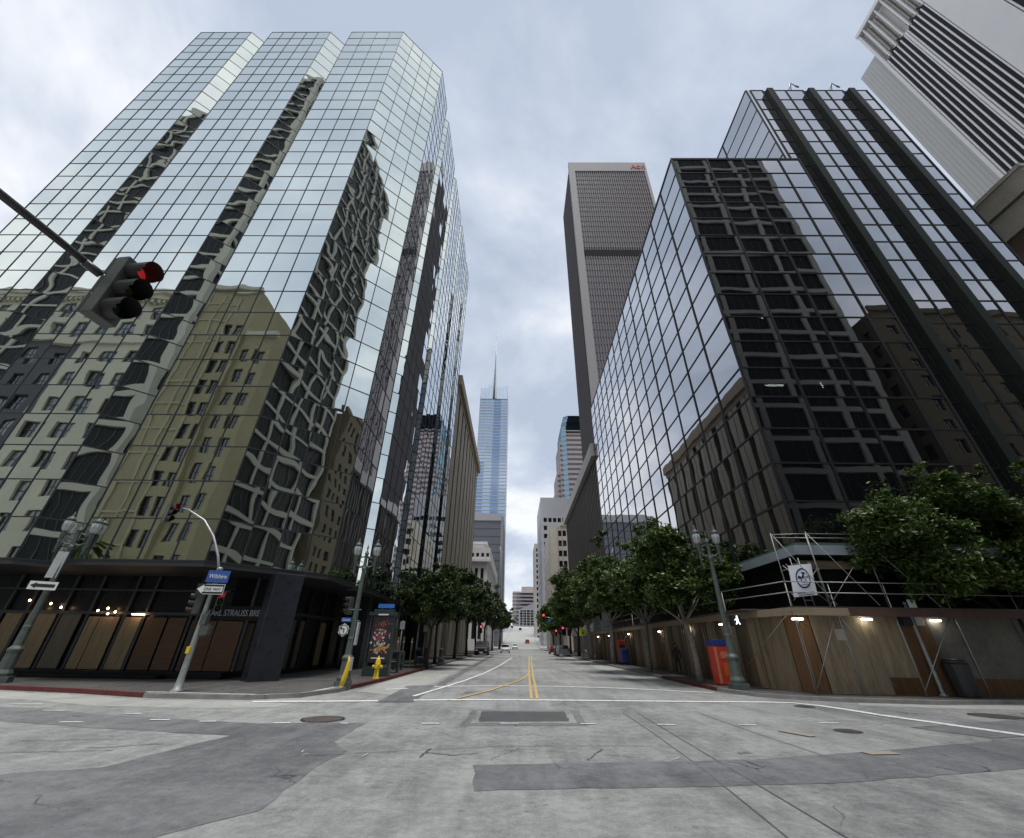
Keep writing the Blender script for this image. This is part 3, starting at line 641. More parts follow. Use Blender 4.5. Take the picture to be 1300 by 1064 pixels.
def spire_tower():
    t = simple_root('spired_glass_skyscraper', 'slender blue glass skyscraper topped by a glass crown and a long spire', (-20,315,0))
    M_bg = mirror_mat('pale_blue_glass', (0.46,0.55,0.64), 0.01, 0.3)
    M_bd = mirror_mat('deep_blue_glass', (0.26,0.36,0.52), 0.01, 0.3)
    M_sp = mat('white_spandrel', (0.5,0.56,0.63), .4, metal=.2)
    c = MB(); c.bb(-30.3,-8.2,300.4,322,0,174); c.build('core', M_rmull, t, world=True)
    z = 4.0; k = 0
    while z < 172:
        w = MB(); w.bb(-30.5,-24.6,300.1,300.35,z+.7,z+2.4,1 if z < 118 else 0); w.bb(-24.6,-19.0,300.0,300.35,z+.7,z+2.4,0); w.bb(-19,-13.2,300.12,300.35,z+.7,z+2.4,1); w.bb(-13.2,-8,300,300.35,z+.7,z+2.4,0); w.bb(-8.2,-7.9,300.4,321,z+.7,z+2.4,0)
        w.build('window_band', [M_bg, M_bd], t, world=True)
        s = MB(); s.bb(-30.6,-19,299.9,300.36,z,z+.7); s.bb(-19,-13.2,300.08,300.36,z,z+.55); s.bb(-13.2,-7.9,299.9,300.36,z,z+.7); s.bb(-8.2,-7.8,300.4,321.2,z,z+.7); s.build('spandrel', M_sp, t, world=True)
        z += 2.6; k += 1
    c = MB(); c.bb(-30.8,-30.5,299.8,322,0,176); c.bb(-7.9,-7.6,299.8,322,0,178); c.bb(-24.7,-24.5,299.8,300.3,0,174); c.build('corner_fin', M_sp, t, world=True)
    cr = MB()
    for x0, x1, z1 in ((-30.4,-24,184),(-24,-20.5,187),(-17,-12,184.5),(-12,-8,186)): cr.bb(x0,x1,300.2,300.5,173.5,z1); 
    cr.bb(-8.4,-8.1,300.5,320,173.5,186); cr.build('glass_crown', mirror_mat('crown_glass', (0.86,0.9,0.95), .01, .3), t, world=True)
    for x in (-30.4,-27,-24,-20.5,-17,-14.5,-12,-8.2):
        s = MB(); s.bb(x-.12,x+.12,300.0,300.2,173.5,186); s.build('crown_post', M_sp, t, world=True)
    sl = MB(); sl.face([(-22.6,303,174),(-16,303,174),(-18.6,303,205),(-20.0,303,206)]); sl.face([(-16,303,174),(-16,312,174),(-18.6,306,205),(-18.6,303,205)]); sl.face([(-22.6,312,174),(-22.6,303,174),(-20.0,303,206),(-20,306,206)]); sl.build('sail', mat('white_sail', (.72,.74,.76), .5), t, world=True)
    m = MB(); m.tube([(-19.6,303,172),(-19.3,303,206),(-19.6,303,246)], [.8,.6,.18], 8); m.build('spire', mat('grey_spire_steel', (.3,.32,.36), .4, metal=.5), t, world=True)
spire_tower()

def bronze_tower():
    t = simple_root('bronze_office_tower', 'very tall dark bronze tower with pale corner piers and red letters at its top', (50,157,0))
    M_st = mat('pale_travertine', (0.27,0.256,0.248), .7, var=.08, vscale=.2)
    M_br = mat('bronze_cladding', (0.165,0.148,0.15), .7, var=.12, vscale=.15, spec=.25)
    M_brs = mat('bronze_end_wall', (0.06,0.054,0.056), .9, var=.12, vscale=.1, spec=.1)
    x0, x1, y0, y1, H = 29.1, 73.5, 140.0, 174.0, 242.0
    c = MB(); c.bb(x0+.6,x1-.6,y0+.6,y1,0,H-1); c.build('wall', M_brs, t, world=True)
    c = MB(); c.bb(x0,x0+3.0,y0-.3,y0+1.2,0,H); c.bb(x0-.3,x0,y0-.3,y0+1.6,0,H); c.build('corner_pier', M_st, t, world=True)
    c = MB(); c.bb(x1-1.4,x1,y0-.3,y0+2,0,H); c.build('corner_pier', M_st, t, world=True)
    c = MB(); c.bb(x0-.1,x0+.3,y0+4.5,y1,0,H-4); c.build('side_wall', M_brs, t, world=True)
    c = MB(); c.bb(x0+.1,x0+.55,y0+1.6,y0+4.5,0,H-2); c.build('side_slot', M_frame_dark, t, world=True)
    c = MB(); c.bb(x0+3,x1-1.4,y0-.3,y0+1,H-8.5,H); c.build('parapet', M_st, t, world=True)
    xa, xb = x0+3, x1-1.4; M_wg = mat('grey_office_glass', (0.085,0.08,0.085), .2, spec=.9, ior=1.8); M_wl = mat('pale_office_blind', (0.2,0.19,0.19), .4)
    nf = 57; zf = [4+ (H-12.5)*k/nf for k in range(nf+1)]
    nx = 34
    for k in range(nf):
        w = MB(); lou = 161.5 < zf[k] < 166
        for i in range(nx):
            a = xa+(xb-xa)*i/nx; b = xa+(xb-xa)*(i+1)/nx; r = random.random()
            w.face([(a,y0+.5,zf[k]+1.3),(b,y0+.5,zf[k]+1.3),(b,y0+.5,zf[k+1]),(a,y0+.5,zf[k+1])], 2 if lou else (1 if r < (0.28 if k % 6 == 0 else 0.09) else 0))
        w.build('window_band', [M_wg, M_wl, M_black], t, world=True)
        if not lou:
            s = MB(); s.bb(xa,xb,y0+.25,y0+.52,zf[k],zf[k]+1.3); s.build('spandrel', M_br, t, world=True)
    for i in range(nx+1):
        if i == 0:
            q = MB(); q.bb(xa,xb,y0-.16,y0+.3,162.6,166.8); q.build('louvre_band', mat('louvre_black', (0.02,0.018,0.02), .8, spec=.1), t, world=True)
        a = xa+(xb-xa)*i/nx; s = MB(); s.bb(a-.24,a+.24,y0-.1,y0+.4,2,H-8.5); s.build('mullion', M_br, t, world=True)
    text_part('sign_lettering', 'Aon', 6.2, mat('red_letters', (0.55,0.06,0.06), .5), t, (68.6-50,139.5-157,237.6), (R(90),0,0), .2, 'CENTER', 0.8)
bronze_tower()

def brown_podium():
    t = simple_root('brown_clad_building', 'dark brown ribbed block with a pale cornice past the dark glass building', (20,90,0))
    c = MB(); c.bb(14.0,45,68.6,118,0,29.6); c.build('wall', mat('brown_metal_cladding', (0.085,0.072,0.06), .55, var=.15, vscale=.2), t, world=True)
    for k in range(33):
        y = 69.0+k*1.5; s = MB(); s.bb(13.72,14.0,y,y+.3,6,29.6); s.build('cladding_rib', mat('brown_rib', (0.10,0.085,0.07), .5), t, world=True)
    c = MB(); c.bb(13.0,45,68.5,118.6,29.6,31.9); c.build('cornice', mat('grey_cornice', (0.42,0.4,0.38), .7, var=.1), t, world=True)
    c = MB(); c.bb(13.6,14.05,68.6,118,3.2,6.0); c.build('ground_band', mat('grey_cornice', (0,0,0)), t, world=True)
brown_podium()

def old_beige():
    t = simple_root('old_beige_building', 'old beige block with a blank wall and two columns of windows', (14,140,0))
    M = mat('cream_plaster', (0.5,0.455,0.385), .85, var=.16, vscale=.25)
    wl = MB(); wins = []
    facade(wl, (10.2,135,0), (1,0,0), 6.8, 0, 33.2, 2, 10, 1.05, 1.7, .3, wins, mg=(2.7,1.3,3,.8))
    facade(wl, (10.2,158,0), (0,-1,0), 23, 0, 31.5, 6, 10, .9, 1.6, .3, wins, mg=(1,3,3,.8))
    wl.face([(10.2,135,31.5),(17,135,33.2),(17,158,33.2),(10.2,158,31.5)]); wl.face([(17,135,0),(17,158,0),(17,158,33.2),(17,135,33.2)])
    wl.build('wall', M, t, world=True); place_windows(t, wins, [M_glass_dark], 'window')
    c = MB(); c.bb(13.7,17.1,134.7,158,33.2,34.2); c.build('parapet', M, t, world=True)
    c = MB(); c.bb(10.1,10.4,134.8,135,0,31); c.bb(12.75,12.95,134.75,135,2,33.2); c.bb(14.23,14.37,134.8,135,2,33.2); c.build('pilaster', mat('cream_trim', (0.44,0.38,0.3), .85), t, world=True)
old_beige()

def grey_white():
    t = simple_root('grey_white_building', 'grey white high block with a blank attic, behind the old beige building', (18,200,0))
    M = mat('grey_white_panel', (0.52,0.53,0.55), .7, var=.06, vscale=.2)
    wl = MB(); wins = []
    facade(wl, (11.0,190,0), (1,0,0), 18, 0, 58.6, 8, 14, 1.5, 1.9, .4, wins, mg=(.9,.4,2,8.3), skip=lambda i,j: j == 12 and i % 2)
    facade(wl, (11.0,225,0), (0,-1,0), 35, 0, 58.6, 12, 14, 1.6, 1.9, .4, wins, mg=(1,1,2,8.3))
    wl.face([(11,190,58.6),(29,190,58.6),(29,225,58.6),(11,225,58.6)]); wl.build('wall', M, t, world=True); place_windows(t, wins, [M_glass_dark], 'window')
    for k in range(18):
        s = MB(); s.bb(11.2+k,11.3+k,189.9,190,50.6,58.4); s.build('attic_seam', M_frame_pale, t, world=True)
grey_white()

def slender():
    t = simple_root('slender_beige_building', 'slender pale beige high-rise far along the right side of the street', (14,270,0))
    M = mat('pale_beige_stone', (0.5,0.46,0.41), .85, var=.08, vscale=.2); wl = MB(); wins = []
    facade(wl, (10.9,260,0), (1,0,0), 9, 0, 52, 4, 16, 1.3, 1.8, .3, wins, mg=(.6,.4,3,2)); facade(wl, (10.9,285,0), (0,-1,0), 25, 0, 52, 8, 16, 1.4, 1.7, .3, wins, mg=(1,1,3,2))
    wl.face([(10.9,260,52),(19.9,260,52),(19.9,285,52),(10.9,285,52)]); wl.build('wall', M, t, world=True); place_windows(t, wins, [M_glass_dark], 'window')
slender()

M_glass_far = mat('far_window_glass', (0.13,0.125,0.135), .3)
def stepped():
    t = simple_root('stepped_pink_tower', 'stepped pinkish stone tower with a blue glass bay and blue glass crown', (35,275,0))
    M = mat('pink_granite', (0.42,0.36,0.35), .7, var=.06, vscale=.2); M_b = mirror_mat('teal_blue_glass', (0.2,0.29,0.36), .01, .3); M_bd = mirror_mat('dark_blue_band', (0.14,0.2,0.27), .01, .3)
    def band_mass(x0, x1, y0, y1, H, step):
        c = MB(); c.bb(x0,x1,y0,y1,0,H); c.build('wall', M, t, world=True); z = 30
        while z < H-2:
            w = MB(); w.bb(x0+.3,x1-.3,y0-.15,y0,z,z+step*.38); w.build('window_band', M_glass_far, t, world=True)
            n = int((y1-y0)/2.4)
            s = MB()
            for k in range(n): s.bb(x0-.15,x0,y0+.6+k*2.4,y0+2.0+k*2.4,z,z+step*.55)
            s.build('side_window_row', M_glass_far, t, world=True); z += step
    band_mass(33.2,52,260,290,124,3.4); band_mass(28.8,31,262,290,118.5,3.4); band_mass(26.6,28.8,264,290,98,3.4); band_mass(24.2,26.6,266,290,83,3.4)
    b = MB(); b.prism([(30.2,262.2),(33.4,259.7),(33.4,275),(30.2,275)], 0, 126); b.build('glass_bay', M_b, t, world=True)
    for k in range(28):
        s = MB(); s.obox((30.15,262.15,30+k*3.4),(3.2,-2.5,0),(-.06,-.08,0),(0,0,.3)); s.build('bay_spandrel', M_bd, t, world=True)
    for z, i, m in ((126,0,M_b),(129.5,.7,M_bd),(132,1.4,M_b),(135,2.2,M_bd)):
        c = MB(); c.prism([(30.4+i,262+i),(33.4+i,259.8+i),(52,259.8+i),(52,290),(30.4+i,290)], z, z+3.5); c.build('crown_tier', m, t, world=True)
        c = MB(); c.prism([(30.2+i,261.9+i),(33.3+i,259.6+i),(52,259.6+i),(52,290),(30.2+i,290)], z-.35, z+.05); c.build('crown_ledge', M_frame_pale, t, world=True)
stepped()

def far_street():
    t = simple_root('striped_pink_office', 'far pink office block with dark window stripes closing the end of the street', (8,460,10))
    M = mat('rose_concrete', (0.46,0.38,0.385), .8)
    c = MB(); c.bb(-2.7,24,450,480,5,44.5); c.bb(6,24,452,478,44.5,49); c.build('wall', M, t, world=True)
    for k in range(9):
        w = MB(); w.bb(1.0,24.2,449.7,450,17+k*3.1,18.5+k*3.1); w.bb(-3.0,-2.7,451,479,17+k*3.1,18.5+k*3.1); w.build('window_band', M_glass_dark, t, world=True)
        w = MB(); 
        for i in range(4): w.bb(-2.4+i*.9,-1.9+i*.9,449.8,450,17+k*3.1,18.4+k*3.1)
        w.build('window_row', M_glass_dark, t, world=True)
    t = simple_root('glass_gable_building', 'far glass building with a stepped gabled top in front of the striped pink office', (9,425,12))
    Mb = mirror_mat('far_teal_glass', (0.3,0.45,0.5), .01, .3); c = MB()
    c.bb(3.0,20,420,440,5,27); c.build('wall', Mb, t, world=True)
    c = MB(); c.face([(3,420,27),(20,420,27),(20,420,33),(12,420,31)]); c.face([(3,420,27),(12,420,31),(12,440,31),(3,440,27)]); c.face([(12,420,31),(20,420,33),(20,440,33),(12,440,31)]); c.build('gable_roof', mat('grey_roof', (.3,.3,.31), .7), t, world=True)
    for k in range(8):
        s = MB(); s.bb(2.9,20,419.7,420,13+k*2.0,13.3+k*2.0); s.build('spandrel', M_frame_pale, t, world=True)
    for k in range(6):
        s = MB(); s.bb(3.2+k*3.2,3.7+k*3.2,419.6,419.9,5,27); s.build('pier', M, t, world=True)
far_street()

def white_tower():
    t = simple_root('white_striped_tower', 'white tower with dark vertical window stripes in the upper right corner', (100,36,0))
    M = mat('white_aluminium_fin', (0.76,0.755,0.74), .5, var=.04, vscale=.2); M_w = mat('stripe_glass', (0.022,0.022,0.028), .5, spec=.12)
    M_pl = mat('crown_plaster', (0.40,0.38,0.34), .8, var=.1)
    X, yN, H = 90.0, 21.5, 140.2
    c = MB(); c.bb(X+1.4,125,yN,46.4,0,H-.5); c.build('wall', M, t, world=True)
    def bay(ya, yb, n):
        p = (yb-ya)/n
        for k in range(n):
            w = MB(); w.bb(X+.2,X+1.2,ya+k*p+.13,ya+(k+1)*p-.13,2,H-16); w.build('window_strip', M_w, t, world=True)
            f = MB(); f.bb(X+.4,X+1.3,ya+k*p+.3,ya+(k+1)*p-.3,H-14,H-1.2); f.build('crown_panel', M_pl, t, world=True)
        for k in range(n+1):
            f = MB(); f.bb(X+.0,X+.9,ya+k*p-.13,ya+k*p+.13,0,H-16); f.build('fin', M, t, world=True)
        for k in range(0, n+1, 2):
            f = MB(); f.bb(X-.2,X+.5,ya+k*p-.16,ya+k*p+.16,H-16,H-.6); f.build('crown_rib', M, t, world=True)
        f = MB(); f.bb(X+1.2,X+1.38,ya,yb,H-16,H-14); f.build('crown_opening', M_black, t, world=True)
    bay(34.9,39.6,5); bay(40.6,45.6,5)
    f = MB(); f.bb(X-.1,X+1.3,39.9,40.3,0,H-16); f.bb(X-.15,X+1.3,45.9,46.5,0,H-.6); f.build('edge_pier', M, t, world=True)
    f = MB(); f.bb(X-.1,X+1.3,28.9,34.6,0,H-.6); f.build('blank_pier', M, t, world=True)
    bay(21.8,28.6,6)
    f = MB(); f.bb(X-.4,X+1.3,yN,46.6,H-.6,H+.6); f.build('parapet', M, t, world=True)
    p = MB(); p.bb(X+.6,118,46.6,52.0,0,130.4); p.build('pylon_wall', mat('pale_grey_panel', (0.5,0.5,0.48), .6, var=.05, vscale=.2, stretch=(1,3,.1)), t, world=True)
    for k in range(1, 7):
        q = MB(); q.bb(X+.56,X+.6,46.6+k*.77,46.64+k*.77,2,130); q.build('panel_joint', M_frame_pale, t, world=True)
white_tower()

def stone_block():
    t = simple_root('tan_stone_building', 'tan stone block with grooved courses at the right edge behind the dark glass building', (50,18,0))
    M = mat('tan_stone', (0.42,0.385,0.32), .85, var=.22, vscale=.5, bump=.02, bscale=4)
    c = MB(); c.bb(45,56,21.9,30,0,33.6); c.build('wall', mat('brick_brown', (0.2,0.13,0.1), .85, var=.2, vscale=2), t, world=True)
    c = MB(); c.bb(44.8,56,21.8,30.2,33.6,36.0); c.bb(44.7,56,21.7,30.3,36.3,38.4); c.bb(44.6,56.2,21.6,30.4,38.4,38.8); c.bb(45,56,21.9,30,36,36.3); c.build('parapet', M, t, world=True)
stone_block()

# ------------------------------------------------------------------ buildings across the cross street, behind the photographer (seen mirrored)
def lattice_tower():
    t = simple_root('white_grid_tower', 'tall white concrete grid tower behind the viewer, mirrored as a wavy lattice', (30,-30,0))
    M = mat('white_grid_concrete', (0.42,0.41,0.36), .75, var=.08, vscale=.2); wl = MB(); wins = []
    facade(wl, (54.5,-11,0), (-1,0,0), 45.0, 0, 126, 7, 26, 5.5, 3.95, .35, wins, mg=(.6,.6,3,1.5))
    facade(wl, (9.5,-11,0), (0,-1,0), 45, 0, 126, 7, 26, 5.5, 3.95, .35, wins, mg=(.6,.6,3,1.5))
    facade(wl, (54.5,-56,0), (0,1,0), 45, 0, 126, 7, 26, 5.5, 3.95, .35, wins, mg=(.6,.6,3,1.5))
    wl.face([(9.5,-56,126),(54.5,-56,126),(54.5,-11,126),(9.5,-11,126)]); wl.build('wall', M, t, world=True)
    place_windows(t, wins, [mat('grid_window_glass', (.008,.009,.010), .35, spec=.12), M_glass_pale, M_frame_dark], 'window', make=pane_bars(4, 1, .1, .1))
    c = MB(); c.bb(18,46,-50,-16,126,131); c.build('plant_room', M, t, world=True)
lattice_tower()

def ornate_block():
    t = simple_root('ornate_cream_building', 'ornate cream office block with a heavy cornice, mirrored low in the left tower', (-70,-20,0))
    M = mat('cream_terracotta', (0.58,0.555,0.445), .8, var=.1, vscale=.3); M_d = mat('dark_grey_render', (0.09,0.09,0.10), .8, var=.15)
    wins = []; wl = MB(); segs = [(-53.8,11.2,3,M),(-65.0,7.6,2,M_d),(-72.6,14,4,M)]
    for x, W, n, m in segs:
        wl = MB()
        facade(wl, (x,-11,0), (-1,0,0), W, 0, 38.5, n, 9, 1.75, 2.3, .35, wins, mg=(.3,.3,3,.5), wmi=lambda i,j: 1 if (i*7+j*3) % 5 < 3 else 0)
        wl.build('wall', m, t, world=True)
    wl = MB(); facade(wl, (-53.8,-11,0), (-1,0,0), 32.8, 39.3, 47.0, 9, 2, 1.9, 2.4, .35, wins, mg=(.5,.5,.4,.6), wmi=lambda i,j: 1)
    wl.face([(-86.6,-30,47),(-53.8,-30,47),(-53.8,-11,47),(-86.6,-11,47)]); wl.face([(-53.8,-30,0),(-53.8,-11,0),(-53.8,-11,47),(-53.8,-30,47)]); wl.build('top_storeys', M, t, world=True)
    place_windows(t, wins, [M_glass_dark, M_glass_pale, M_frame_dark], 'window', make=pane_bars(2, 2, .1, .1))
    c = MB(); c.bb(-86.8,-53.6,-11.2,-10.5,38.5,39.3); c.bb(-86.9,-53.4,-11.2,-10.1,47,47.6); c.bb(-87,-53.2,-11.2,-9.8,47.6,48.4)
    for k in range(40): c.bb(-86.6+k*.84,-86.2+k*.84,-11,-10.3,46.4,47)
    c.build('cornice', M, t, world=True)
ornate_block()

def blank_block():
    t = simple_root('olive_beige_building', 'olive beige block with a gridded blank wall, mirrored beside the ornate building', (-45,-20,0))
    M = mat('olive_beige_render', (0.31,0.275,0.17), .85, var=.14, vscale=.25); M_p = mat('olive_pier', (0.5,0.49,0.41), .85, var=.1)
    wl = MB(); wins = []
    facade(wl, (-41,-11,0), (-1,0,0), 12.0, 0, 49, 7, 13, 1.1, 2.1, .3, wins, mg=(.4,.6,3,3), skip=lambda i,j: 1 < i < 6 or j == 12); facade(wl, (-36.6,-11.6,0), (-1,0,0), 4.4, 0, 40.5, 2, 10, 1.1, 2.2, .3, wins, mg=(.4,.3,3,2))
    wl.face([(-53,-36,49),(-41,-36,49),(-41,-11,49),(-53,-11,49)]); wl.face([(-41,-36,0),(-41,-11,0),(-41,-11,49),(-41,-36,49)]); wl.face([(-36.6,-36,0),(-36.6,-11.6,0),(-36.6,-11.6,40.5),(-36.6,-36,40.5)]); wl.face([(-41,-36,40.5),(-36.6,-36,40.5),(-36.6,-11.6,40.5),(-41,-11.6,40.5)]); wl.build('wall', M, t, world=True)
    place_windows(t, wins, [M_glass_dark, M_glass_pale, M_frame_dark], 'window', make=pane_bars(2, 2, .1, .1))
    c = MB()
    for k in range(4): c.bb(-50.8+k*2.1,-50.5+k*2.1,-11,-10.85,3,48)
    for k in range(13): c.bb(-50.8,-44.2,-11,-10.88,3+k*3.6,3.28+k*3.6)
    c.build('frame_grid', mat('olive_grid', (0.37,0.335,0.22), .85), t, world=True)
    c = MB(); c.bb(-53,-51.6,-11,-10.6,0,49.3); c.bb(-53.1,-40.8,-11.1,-10.6,49,49.6); c.bb(-41,-36.4,-11.7,-11.1,40.5,41.2); c.bb(-51.5,-47,-30,-14,49,52); c.bb(-46.5,-43,-30,-12.5,49,50.4); c.build('pier', M_p, t, world=True)
blank_block()

def brick_block():
    t = simple_root('buff_brick_building', 'buff brick block behind the viewer, mirrored in the dark glass building', (72,-25,0))
    M = mat('buff_brick', (0.15,0.125,0.08), .85, var=.12, vscale=.3); wl = MB(); wins = []
    facade(wl, (92,-11,0), (-1,0,0), 33, 0, 50, 9, 13, 1.5, 2.0, .3, wins, mg=(1,1,3,2)); facade(wl, (59,-11,0), (0,-1,0), 30, 0, 50, 8, 13, 1.5, 2, .3, wins, mg=(1,1,3,2))
    wl.face([(59,-41,50),(92,-41,50),(92,-11,50),(59,-11,50)]); wl.build('wall', M, t, world=True); place_windows(t, wins, [M_glass_dark, M_glass_pale, M_frame_dark], 'window', make=pane_bars(2, 2, .08, .08))
    c = MB(); c.bb(58.8,92.2,-11.2,-10.6,50,51); c.build('cornice', M, t, world=True)
brick_block()

# ------------------------------------------------------------------ trees
def leaf_mat(name, c0, c1):
    m = bpy.data.materials.new(name); m.use_nodes = True; nt = m.node_tree; N = nt.nodes; L = nt.links; b = N['Principled BSDF']
    gi = N.new('ShaderNodeNewGeometry'); r = N.new('ShaderNodeValToRGB'); L.new(gi.outputs['Random Per Island'], r.inputs['Fac'])
    r.color_ramp.elements[0].color = (*c0, 1); r.color_ramp.elements[1].color = (*c1, 1)
    e = r.color_ramp.elements.new(0.93); e.color = (c1[0]*1.25, c1[1]*1.15, c1[2], 1)
    L.new(r.outputs[0], b.inputs['Base Color']); b.inputs['Roughness'].default_value = 0.42
    tr = N.new('ShaderNodeBsdfTranslucent'); L.new(r.outputs[0], tr.inputs['Color']); mx = N.new('ShaderNodeMixShader'); mx.inputs[0].default_value = 0.22
    L.new(b.outputs[0], mx.inputs[1]); L.new(tr.outputs[0], mx.inputs[2]); L.new(mx.outputs[0], N['Material Output'].inputs['Surface'])
    return m
M_leaf = leaf_mat('ficus_leaf', (0.014,0.032,0.01), (0.065,0.11,0.026))
M_leaf2 = leaf_mat('mid_green_leaf', (0.03,0.065,0.016), (0.12,0.2,0.04))
M_leafr = leaf_mat('fresh_ficus_leaf', (0.018,0.042,0.011), (0.09,0.15,0.032))
M_bark = mat('pale_grey_bark', (0.27,0.25,0.22), .9, var=.4, vscale=5, bump=.02, bscale=12)
M_barkd = mat('dark_bark', (0.06,0.05,0.042), .9, var=.4, vscale=5, bump=.02, bscale=12)
def crown(rng, clumps, n, size, flat=0.75):
    mb = MB(); tot = sum(c[3]**2 for c in clumps)
    for (cx, cy, cz, r) in clumps:
        subs = []
        for k in range(max(4, int(r*9))):   # twigs: small leaf clusters spread over the clump's outer shell
            d = Vector((rng.gauss(0,1), rng.gauss(0,1), rng.gauss(0,1)*0.9+0.15)).normalized()
            subs.append(Vector((cx,cy,cz)) + Vector((d.x*r, d.y*r, d.z*r*flat))*rng.uniform(.45,1.0))
        m = int(n*r*r/tot)
        for k in range(m):
            s = subs[rng.randrange(len(subs))]; sg = r*0.17
            p = s + Vector((rng.gauss(0,sg), rng.gauss(0,sg), rng.gauss(0,sg*.7)))
            a = Vector((rng.gauss(0,1), rng.gauss(0,1), rng.gauss(-.15,.55))).normalized()
            b = a.cross(Vector((rng.gauss(0,.5), rng.gauss(0,.5), 1))).normalized(); l = size*rng.uniform(.65,1.3); w = l*0.5
            nrm = a.cross(b)
            mb.face([p-a*l*.5, p+b*w*.5+nrm*l*.06, p+a*l*.5, p-b*w*.5+nrm*l*.06])
    return mb
def branchy(rng, base_r, h, clumps, lean=(0,0), fork=0.45):
    mb = MB(); top = Vector((lean[0], lean[1], h*fork))
    pts = [Vector((0,0,-.05)), Vector((lean[0]*.15,lean[1]*.1,h*fork*.3)), Vector((lean[0]*.5+.05,lean[1]*.5,h*fork*.65)), top]
    mb.tube(pts, [base_r*1.35, base_r, base_r*.9, base_r*.8], 9)
    for (cx, cy, cz, r) in (clumps if len(clumps) < 9 else rng.sample(clumps[:len(clumps)//2], 7)):
        e = Vector((cx,cy,cz)); m = top.lerp(e,.5)+Vector((rng.uniform(-.2,.2),rng.uniform(-.2,.2),.15))
        mb.tube([top-Vector((0,0,.15)), m, e], [base_r*.45, base_r*.22, base_r*.08], 6)
        for k in range(3):
            q = e+Vector((rng.uniform(-1,1),rng.uniform(-1,1),rng.uniform(-.2,.8)))*r*.7
            mb.tube([m.lerp(e,.5), q], [base_r*.2, base_r*.05], 5)
    return mb
def make_tree(label, loc, seed, clumps, n, size, base_r, h, bark, leaf, group, lean=(0,0), fork=.45, rz=0):
    rng = random.Random(seed); t = thing('street_tree', label, 'tree', loc, rz, group)
    branchy(rng, base_r, h, clumps, lean, fork).build('trunk', bark, t)
    crown(rng, clumps, n, size).build('crown', leaf, t)
    return t
GR = 'street trees along the right pavement'; GL = 'street trees along the left pavement'
def clumps_in(seed, c, rad, n, rm):
    """clump centres through an uneven ellipsoid, flatter below"""
    rg = random.Random(seed); out = []
    while len(out) < n:
        d = Vector((rg.gauss(0,1), rg.gauss(0,1), rg.gauss(0,1))).normalized(); k = rg.uniform(.25,1)**.5 if len(out) > n*.35 else rg.uniform(.75,1.08)
        z = d.z*rad[2]*k; z = z*.62 if z < 0 else z
        out.append((c[0]+d.x*rad[0]*k, c[1]+d.y*rad[1]*k, c[2]+z, rm*rg.uniform(.7,1.25)))
    for k in range(n//4):   # low skirt hiding the limbs
        a = rg.uniform(0,6.283); q = rg.uniform(.25,.95); out.append((c[0]+rad[0]*q*math.cos(a), c[1]+rad[1]*q*math.sin(a), c[2]-rad[2]*rg.uniform(.42,.66), rm*rg.uniform(.6,.85)))
    for k in range(n//3):   # stray shoots break the outline
        d = Vector((rg.gauss(0,1), rg.gauss(0,1), rg.gauss(.2,.8))).normalized(); q = rg.uniform(1.1,1.4); z = d.z*rad[2]*q; z = z*.6 if z < 0 else z
        out.append((c[0]+d.x*rad[0]*q, c[1]+d.y*rad[1]*q, c[2]+z, rm*rg.uniform(.3,.5)))
    return out
t1 = make_tree('leafy street tree with a pale forked trunk beside the red kiosk box', (9.3,25.6,.1), 3, clumps_in(3,(-.45,.2,4.95),(2.75,3.3,2.35),40,.98), 52000, .215, .14, 5.0, M_bark, M_leafr, GR, (-.3,0), .54)
t2 = dup(t1, (9.2,34.6,.1), 1.9, 'leafy street tree with a thin pale trunk between the standing person and the mailboxes', GR, (1.12,1.2,1.12))
t3 = dup(t1, (9.3,47.5,.1), 4.1, 'tall leafy street tree rising just before the mailboxes on the right pavement', GR, (1.2,1.45,1.35))
dup(t1, (9.2,60,.1), 5.0, 'tall leafy street tree just before the yellow crossing sign on the right', GR, (1.25,1.45,1.35))
tm = make_tree('mid green street tree behind the parked cars on the right, its trunk hidden', (9.8,76,.1), 9, clumps_in(9,(0,0,4.3),(2.3,2.3,2.0),24,.9), 18000, .27, .14, 5, M_barkd, M_leaf2, GR, fork=.4)
tm.scale = (1.5,1.7,1.5)
for (x, y, s, lb) in ((10.2,91,1.45,'mid green street tree beside the red signal post past the parked cars'),(10.4,112,1.7,'round mid green tree left of the far signal mast arm'),
                      (10.6,135,1.6,'farther round green tree just above the far crossing on the right'),(12.5,165,1.6,'small distant tree at the foot of the hill on the right'),(14,200,1.6,'most distant small tree on the right of the hill road')):
    dup(tm, (x,y,prof(y)+.1), y*.7, lb, GR, (s,s,s*1.02))
tl = make_tree('dark dense street tree with a slim trunk just beyond the poster kiosk', (-6.1,34.6,.1), 21, clumps_in(21,(0,.1,4.0),(1.95,2.3,1.6),30,.8), 32000, .2, .1, 4.2, M_barkd, M_leaf, GL, (.1,0), .56)
for (x, y, s, lb) in ((-6.5,40.5,1.2,'dark street tree with an ornate lamp base just beyond it on the left'),(-6.6,54,1.45,'large dark tree shading the parked truck on the left'),
                      (-6.5,66,1.55,'dark tree just past the parked truck on the left'),(-6.4,80,1.7,'dark tree behind the far red signals on the left'),(-6.2,98,1.8,'dark tree beyond the far crossing on the left'),(-5.6,120,1.8,'farther dark tree at the foot of the left white block'),(-4.6,150,1.9,'last dark tree before the bright hill road on the left')):
    dup(tl, (x,y,prof(y)+.1), y*1.3, lb, GL, (s,s,s))
make_tree('large spreading street tree at the right edge above the dark litter bin', (21.2,20.6,.1), 31, clumps_in(33,(-.2,-.4,5.6),(5.3,2.5,2.9),60,1.2), 84000, .225, .2, 5.4, M_barkd, M_leafr, GR, (.2,0), .5)
